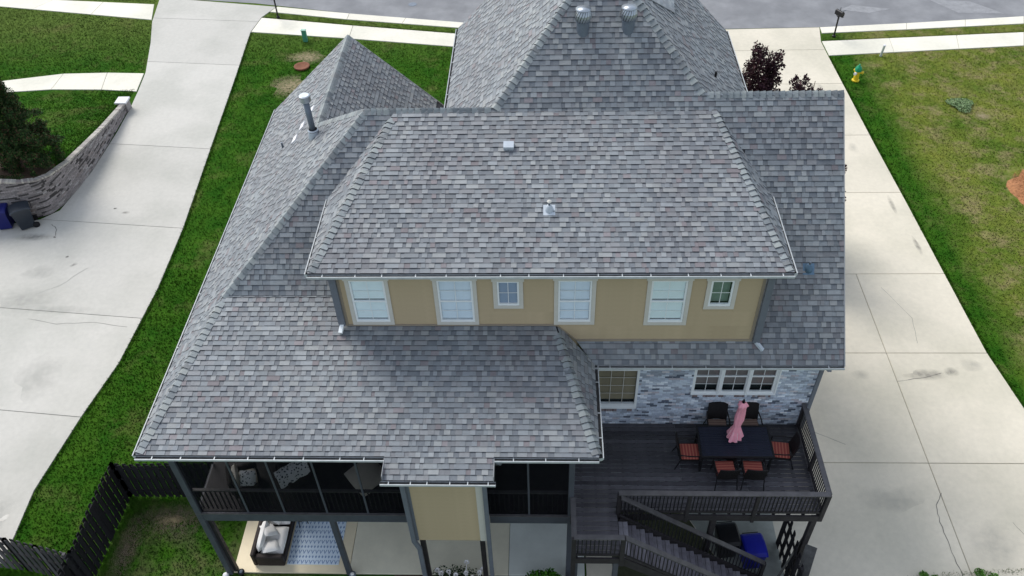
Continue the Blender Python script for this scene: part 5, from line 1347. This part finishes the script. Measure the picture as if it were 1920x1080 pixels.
# ------------------------------------------------------------------ street furniture
hy = thing('fire_hydrant', 'yellow fire hydrant with green bonnet on the right lawn', 'hydrant', (23.28, 28.72, 0)); o = (23.28, 28.72, -.03)
MB().lathe([(.17, 0), (.17, .05), (.12, .07), (.115, .45), (.15, .47), (.15, .52), (.12, .53)], 16, o).build('barrel', MT['hydyel'], hy, smooth=False)
MB().lathe([(.15, .53), (.155, .56), (.15, .66), (.1, .77), (.04, .81), (.04, .88), (.01, .885)], 16, o).build('bonnet', MT['hydgrn'], hy, smooth=True)
for a in (-.3, 1.85, 3.9):
    d = Vector((math.cos(a), math.sin(a), 0)); p = Vector(o)+Vector((0,0,.46)); MB().tube([p+d*.08, p+d*.2, p+d*.205, p+d*.25], [.055, .055, .07, .065], 10).build('nozzle_cap', MT['hydyel' if a < 3 else 'stone'], hy)
def mailbox(x, y, label, rot):
    t = thing('mailbox', label, 'mailbox', (x, y, 0), None); s, c_ = math.sin(rot), math.cos(rot)
    MB().tube([(x, y, -.03), (x, y, 1.3)], .05, 8).build('post', MT['black'], t); MB().lathe([(.11, 0), (.11, .08), (.06, .12)], 12, (x, y, -.03)).build('post_base', MT['black'], t)
    vs = []; fs = []; n = 8; D = Vector((-s, c_, 0)); Q = Vector((c_, s, 0))
    sec = [(-.1, 0)]+[(.1*-math.cos(math.pi*i/n), .14+.1*math.sin(math.pi*i/n)) for i in range(n+1)]+[(.1, 0)]
    for k in (-.27, .27): vs += [Vector((x, y, 1.32))+D*k+Q*u+Vector((0,0,w_)) for u, w_ in sec]
    m = len(sec); fs = [tuple(range(m)), tuple(range(2*m-1, m-1, -1))]+[(i, m+i, m+(i+1) % m, (i+1) % m) for i in range(m)]
    MB().add(vs, fs).build('box', MT['black'], t)
    MB().bar(Vector((x, y, 1.28))-D*.3, Vector((x, y, 1.28))+D*.3, .14, .03).build('bracket', MT['black'], t)
    MB().bar(Vector((x, y, 1.45))+Q*.11+D*.1, Vector((x, y, 1.68))+Q*.11+D*.1, .02, .04).build('flag', MT['black'], t)
    MB().bar(Vector((x, y, 1.1))+Q*.02, Vector((x, y, 1.26))+D*.26, .03, .03).build('brace', MT['black'], t)
    MB().bar(Vector((x, y, 1.58))-D*.2, Vector((x, y, 1.72))-D*.36, .16, .02).build('door', MT['metaldark'], t)
hy.scale = (1.15, 1.15, 1.08)
mailbox(23.3, 33.5, 'black post mailbox with its box beside the street, on the right verge', .5)
mailbox(-9.5, 36.75, 'black post standing on the left verge at the top of the frame', -.2)
pd = thing('utility_pedestal', 'pale teal utility pedestal by the sidewalk on the middle lawn', 'utility box', (-7.2, 33.75, 0))
MB().bbox(-7.33, -7.07, 33.66, 33.84, -.03, .66, .015).build('housing', MT['pedestal'], pd); MB().bbox(-7.35, -7.05, 33.64, 33.86, .663, .72, .015).build('lid', mat('pale_teal_lid', (.35,.55,.45), .6, .1, 5), pd)
mk = thing('marker_post', 'short pale grey marker post on the right lawn edge by the sidewalk', 'marker post', (25.3, 31.25, 0))
MB().tube([(25.3, 31.25, -.03), (25.36, 31.26, .62)], .065, 10).build('post', MT['marker'], mk); MB().lathe([(.08, 0), (.075, .03), (.02, .05)], 10, (25.36, 31.26, .6)).build('cap', MT['stone'], mk)
MB_ = MB().lathe([(.34, -.04), (.42, .02), (.45, .1), (.4, .12), (.3, .07), (.02, .06)], 22, (-6.8, 30.75, -.02)); tag(MB_.build('fire_bowl', MT['clay'], smooth=True), 'round rusty brown bowl sitting on the bare patch in the middle lawn', 'fire bowl')

# ------------------------------------------------------------------ trees and plants
def clumpfn(clumps):
    cs = np.array([c[:3] for c in clumps]); rs = np.array([c[3:6] for c in clumps]); w = rs.prod(1)**.67; w /= w.sum()
    def fn(r_, n):
        k = r_.choice(len(clumps), n, p=w); d = r_.normal(size=(n, 3)); d /= np.linalg.norm(d, axis=1)[:, None]
        return cs[k]+d*rs[k]*(r_.random((n, 1))**.45)
    return fn
def tree(name, label, cat, base, clumps, n, size, cols, limbs, trunk_r=.09, seed=1, narrow=.5, flat=0., group=None, m='leaf'):
    t = thing(name, label, cat, base, group); bx, by, bz = base
    mb = MB(); top = max(c[2] for c in clumps); r_ = random.Random(seed)
    mb.tube([(bx, by, bz-.1), (bx+.05, by, bz+(top-bz)*.35), (bx, by+.03, bz+(top-bz)*.7), (bx+.03, by, top)], [trunk_r, trunk_r*.8, trunk_r*.5, trunk_r*.15], 8)
    for c in r_.sample(clumps, min(limbs, len(clumps))):
        s = Vector((bx, by, bz+(c[2]-bz)*r_.uniform(.3, .6))); e = Vector(c[:3]); mb.tube([s, s.lerp(e, .5)+Vector((0,0,-.06)), e], [trunk_r*.4, trunk_r*.28, trunk_r*.08], 5)
    mb.build('trunk', MT['bark'], t)
    V, F, C = leaves(clumpfn(clumps), n, size, cols, flat, seed, narrow)
    put('crown', np_mesh('crown', V-np.array(base), F, C, MT[m]), base, t); return t
def mkclumps(base, height, rad, n, seed, taper=.8, low=.2, cr=.3, spike=1.0):
    r_ = random.Random(seed); out = []
    for i in range(n):
        q = low+(1-low)*(i+.5)/n; rr = rad*(1-taper*((q-low)/(1-low))**1.2)*math.sqrt(r_.uniform(.15, 1)); a = i*2.4+r_.uniform(-.4, .4)
        k = cr*r_.uniform(.6, 1.2)*(1.2-.6*q); out.append((base[0]+rr*math.cos(a), base[1]+rr*math.sin(a), base[2]+height*q, k, k, k*spike*1.5))
    return out
PUR = [(.035,.016,.022), (.06,.026,.032), (.022,.012,.016), (.09,.05,.052), (.045,.02,.03)]
b = (15.25, 17.6, 0)
tree('purple_leaf_tree', 'tallest purple-leaved tree, rising above the right roof ridge', 'tree', b,
     mkclumps((14.95, 17.6, 3.0), 4.9, 1.35, 44, 3, .85, .0, .38, 1.2)+mkclumps((15.6, 17.7, 3.0), 4.7, 1.0, 30, 4, .85, .1, .34, 1.2), 20000, .13, PUR, 14, .1, 11)
b = (17.0, 17.0, 0)
tree('purple_leaf_tree', 'lower purple-leaved tree showing over the ridge near the right driveway', 'tree', b,
     mkclumps((16.5, 17.0, 2.8), 4.2, .95, 30, 6, .75, .0, .36)+mkclumps((17.3, 17.1, 2.6), 3.95, .5, 12, 7, .9, .2, .26), 10000, .13, PUR, 10, .08, 12)
b = (17.3, 14.0, 0)
tree('purple_leaf_tree', 'small purple-leaved tree peeking out past the right roof edge', 'tree', b,
     mkclumps((17.3, 14.0, 1.3), 3.9, .92, 36, 9, .55, .0, .3), 9000, .12, PUR, 8, .07, 13)
JUN = [(.024,.055,.018), (.034,.075,.022), (.016,.034,.013), (.1,.06,.035), (.055,.1,.028), (.028,.058,.018)]
b = (-17.3, 19.7, 1.45)
r_ = random.Random(4); cl = []
for i in range(170):
    q = r_.random()**.85; a = r_.uniform(0, 6.28); rr = 2.15*math.sqrt(r_.uniform(.03, 1))*(1-.66*q); ln = r_.uniform(.16, .42)
    cl.append((b[0]-.25+rr*math.cos(a), b[1]+rr*math.sin(a), b[2]+.25+4.1*q*(1-.15*(rr/1.75)), ln*.7, ln*.7, ln*1.5))
for i in range(34):   # spreading sprays
    a = r_.uniform(-1.5, 1.5); q = r_.uniform(1.5, 2.3); zz = r_.uniform(.5, 2.4); cl.append((b[0]+(q-zz*.25)*math.cos(a), b[1]+(q-zz*.25)*.9*math.sin(a), b[2]+zz, .36, .3, .12))
tree('juniper', 'dark bushy juniper with reddish tips on the raised lawn at the left edge', 'tree', b, cl, 66000, .12, JUN, 30, .09, 21, narrow=.35)
blob(-17.2, 18.7, 1.5, 1.1, 1.93, MT['mulch'], name='planting_bed', kind='structure') if False else None
# mulch bed following the raised ground
mb = MB(); n = 20; ring = []
bd = [(0, 0)]+[(k/4, i) for k in range(1, 5) for i in range(n)]
def rlz(x, y):
    wx, hh = wall_x(min(y, 26.3)); wx -= .2; e = math.exp(-max(0, wx-x)*.8); return hlawn(x, y)*(1-e)+(hh-.08)*e
vs = []; cxx, cyy = -17.3, 18.75
for k in range(6):
    for i in range(24):
        a = 2*math.pi*i/24; q = (k+.05)/5.05*(1+.08*math.sin(3*a)); x = cxx+1.75*q*math.cos(a); y = cyy+1.35*q*math.sin(a); x = min(x, wall_x(y)[0]-.28) if y > 17.4 else x; vs.append((x, y, rlz(x, y)+.05+rnd.uniform(-.015, .015)))
fs = [(k*24+i, (k+1)*24+i, (k+1)*24+(i+1) % 24, k*24+(i+1) % 24) for k in range(5) for i in range(24)]+[tuple(range(24))]
mb.add(vs, fs).build('mulch_bed', MT['mulch'], org=(0,0,0), kind='structure')

# rose bush and green shrub in the bed
b = (4.2, -.1, 0)
rb = tree('rose_bush', 'white-flowering rose bush in front of the patio under the chase', 'bush', b, [(4.2+.85*math.cos(i*2.4)*((i % 5)/5+.2), -.15+.45*math.sin(i*2.4), .35+.28*((i*7) % 5)/5, .3, .26, .2) for i in range(16)], 2600, .07, [(.03,.06,.02), (.05,.09,.03), (.015,.03,.014)], 10, .02, 31, narrow=.6)
r_ = random.Random(8)
fl_ = [(3.62,.1,.95),(3.95,.08,.9),(3.72,.12,.75),(4.15,.05,.78),(4.45,.1,.8),(4.62,.05,.62),(4.85,.1,.85),(4.95,.12,1.0),(4.5,.15,1.35),(5.05,.0,.95),(4.3,.0,.55),(3.7,-.05,.5),(4.8,-.05,.55),(3.95,-.1,.5),(4.42,-.1,.45)]
for i, (x, y, z) in enumerate(fl_):
    mb = MB()
    for k in range(12):
        a = k*2.4+r_.random(); q = .03+.035*(k/12); e = .6-.9*(k/12); c0 = Vector((x+q*math.cos(a), y+q*math.sin(a), z+.02+e*.03)); u = Vector((-math.sin(a), math.cos(a), 0))*.045; v = Vector((math.cos(a)*.03, math.sin(a)*.03, .03*e+.012))
        mb.add([c0-u, c0-v*.6, c0+u, c0+v], [(0, 1, 2, 3)])
    mb.tube([(x, y, z), (4.2+(x-4.2)*.6, -.1, .2)], .008, 4)
    mb.build('flower', MT['petal'], rb)
b = (6.75, .1, 0)
tree('green_shrub', 'bright green leafy shrub at the patio edge beside the deck post', 'bush', b, [(6.75+.38*math.cos(i*2.4), .08+.22*math.sin(i*2.4), .2+.4*((i*3) % 7)/7, .2, .18, .15) for i in range(14)], 1100, .12, [(.06,.19,.02), (.09,.25,.03), (.04,.12,.015)], 6, .02, 41, narrow=.6)
for x, y, s, l in ((18.05,.55,.3,'small green tuft at the lower edge of the right driveway, nearest the deck'),(19.75,.62,.35,'middle green tuft along the lower edge of the right driveway'),(21.6,.78,.4,'green tuft at the lower right corner of the driveway')):
    tree('grass_tuft', l, 'plant', (x, y, 0), [(x+s*math.cos(i*2.1)*.7, y+s*.4*math.sin(i*2.1)-.1, .1+.05*(i % 3), s*.5, s*.4, .1) for i in range(5)], 500, .09, [(.09,.22,.03), (.12,.27,.05), (.07,.16,.03)], 2, .008, 50+int(x), narrow=.35)
print('objects', len(scene.objects))
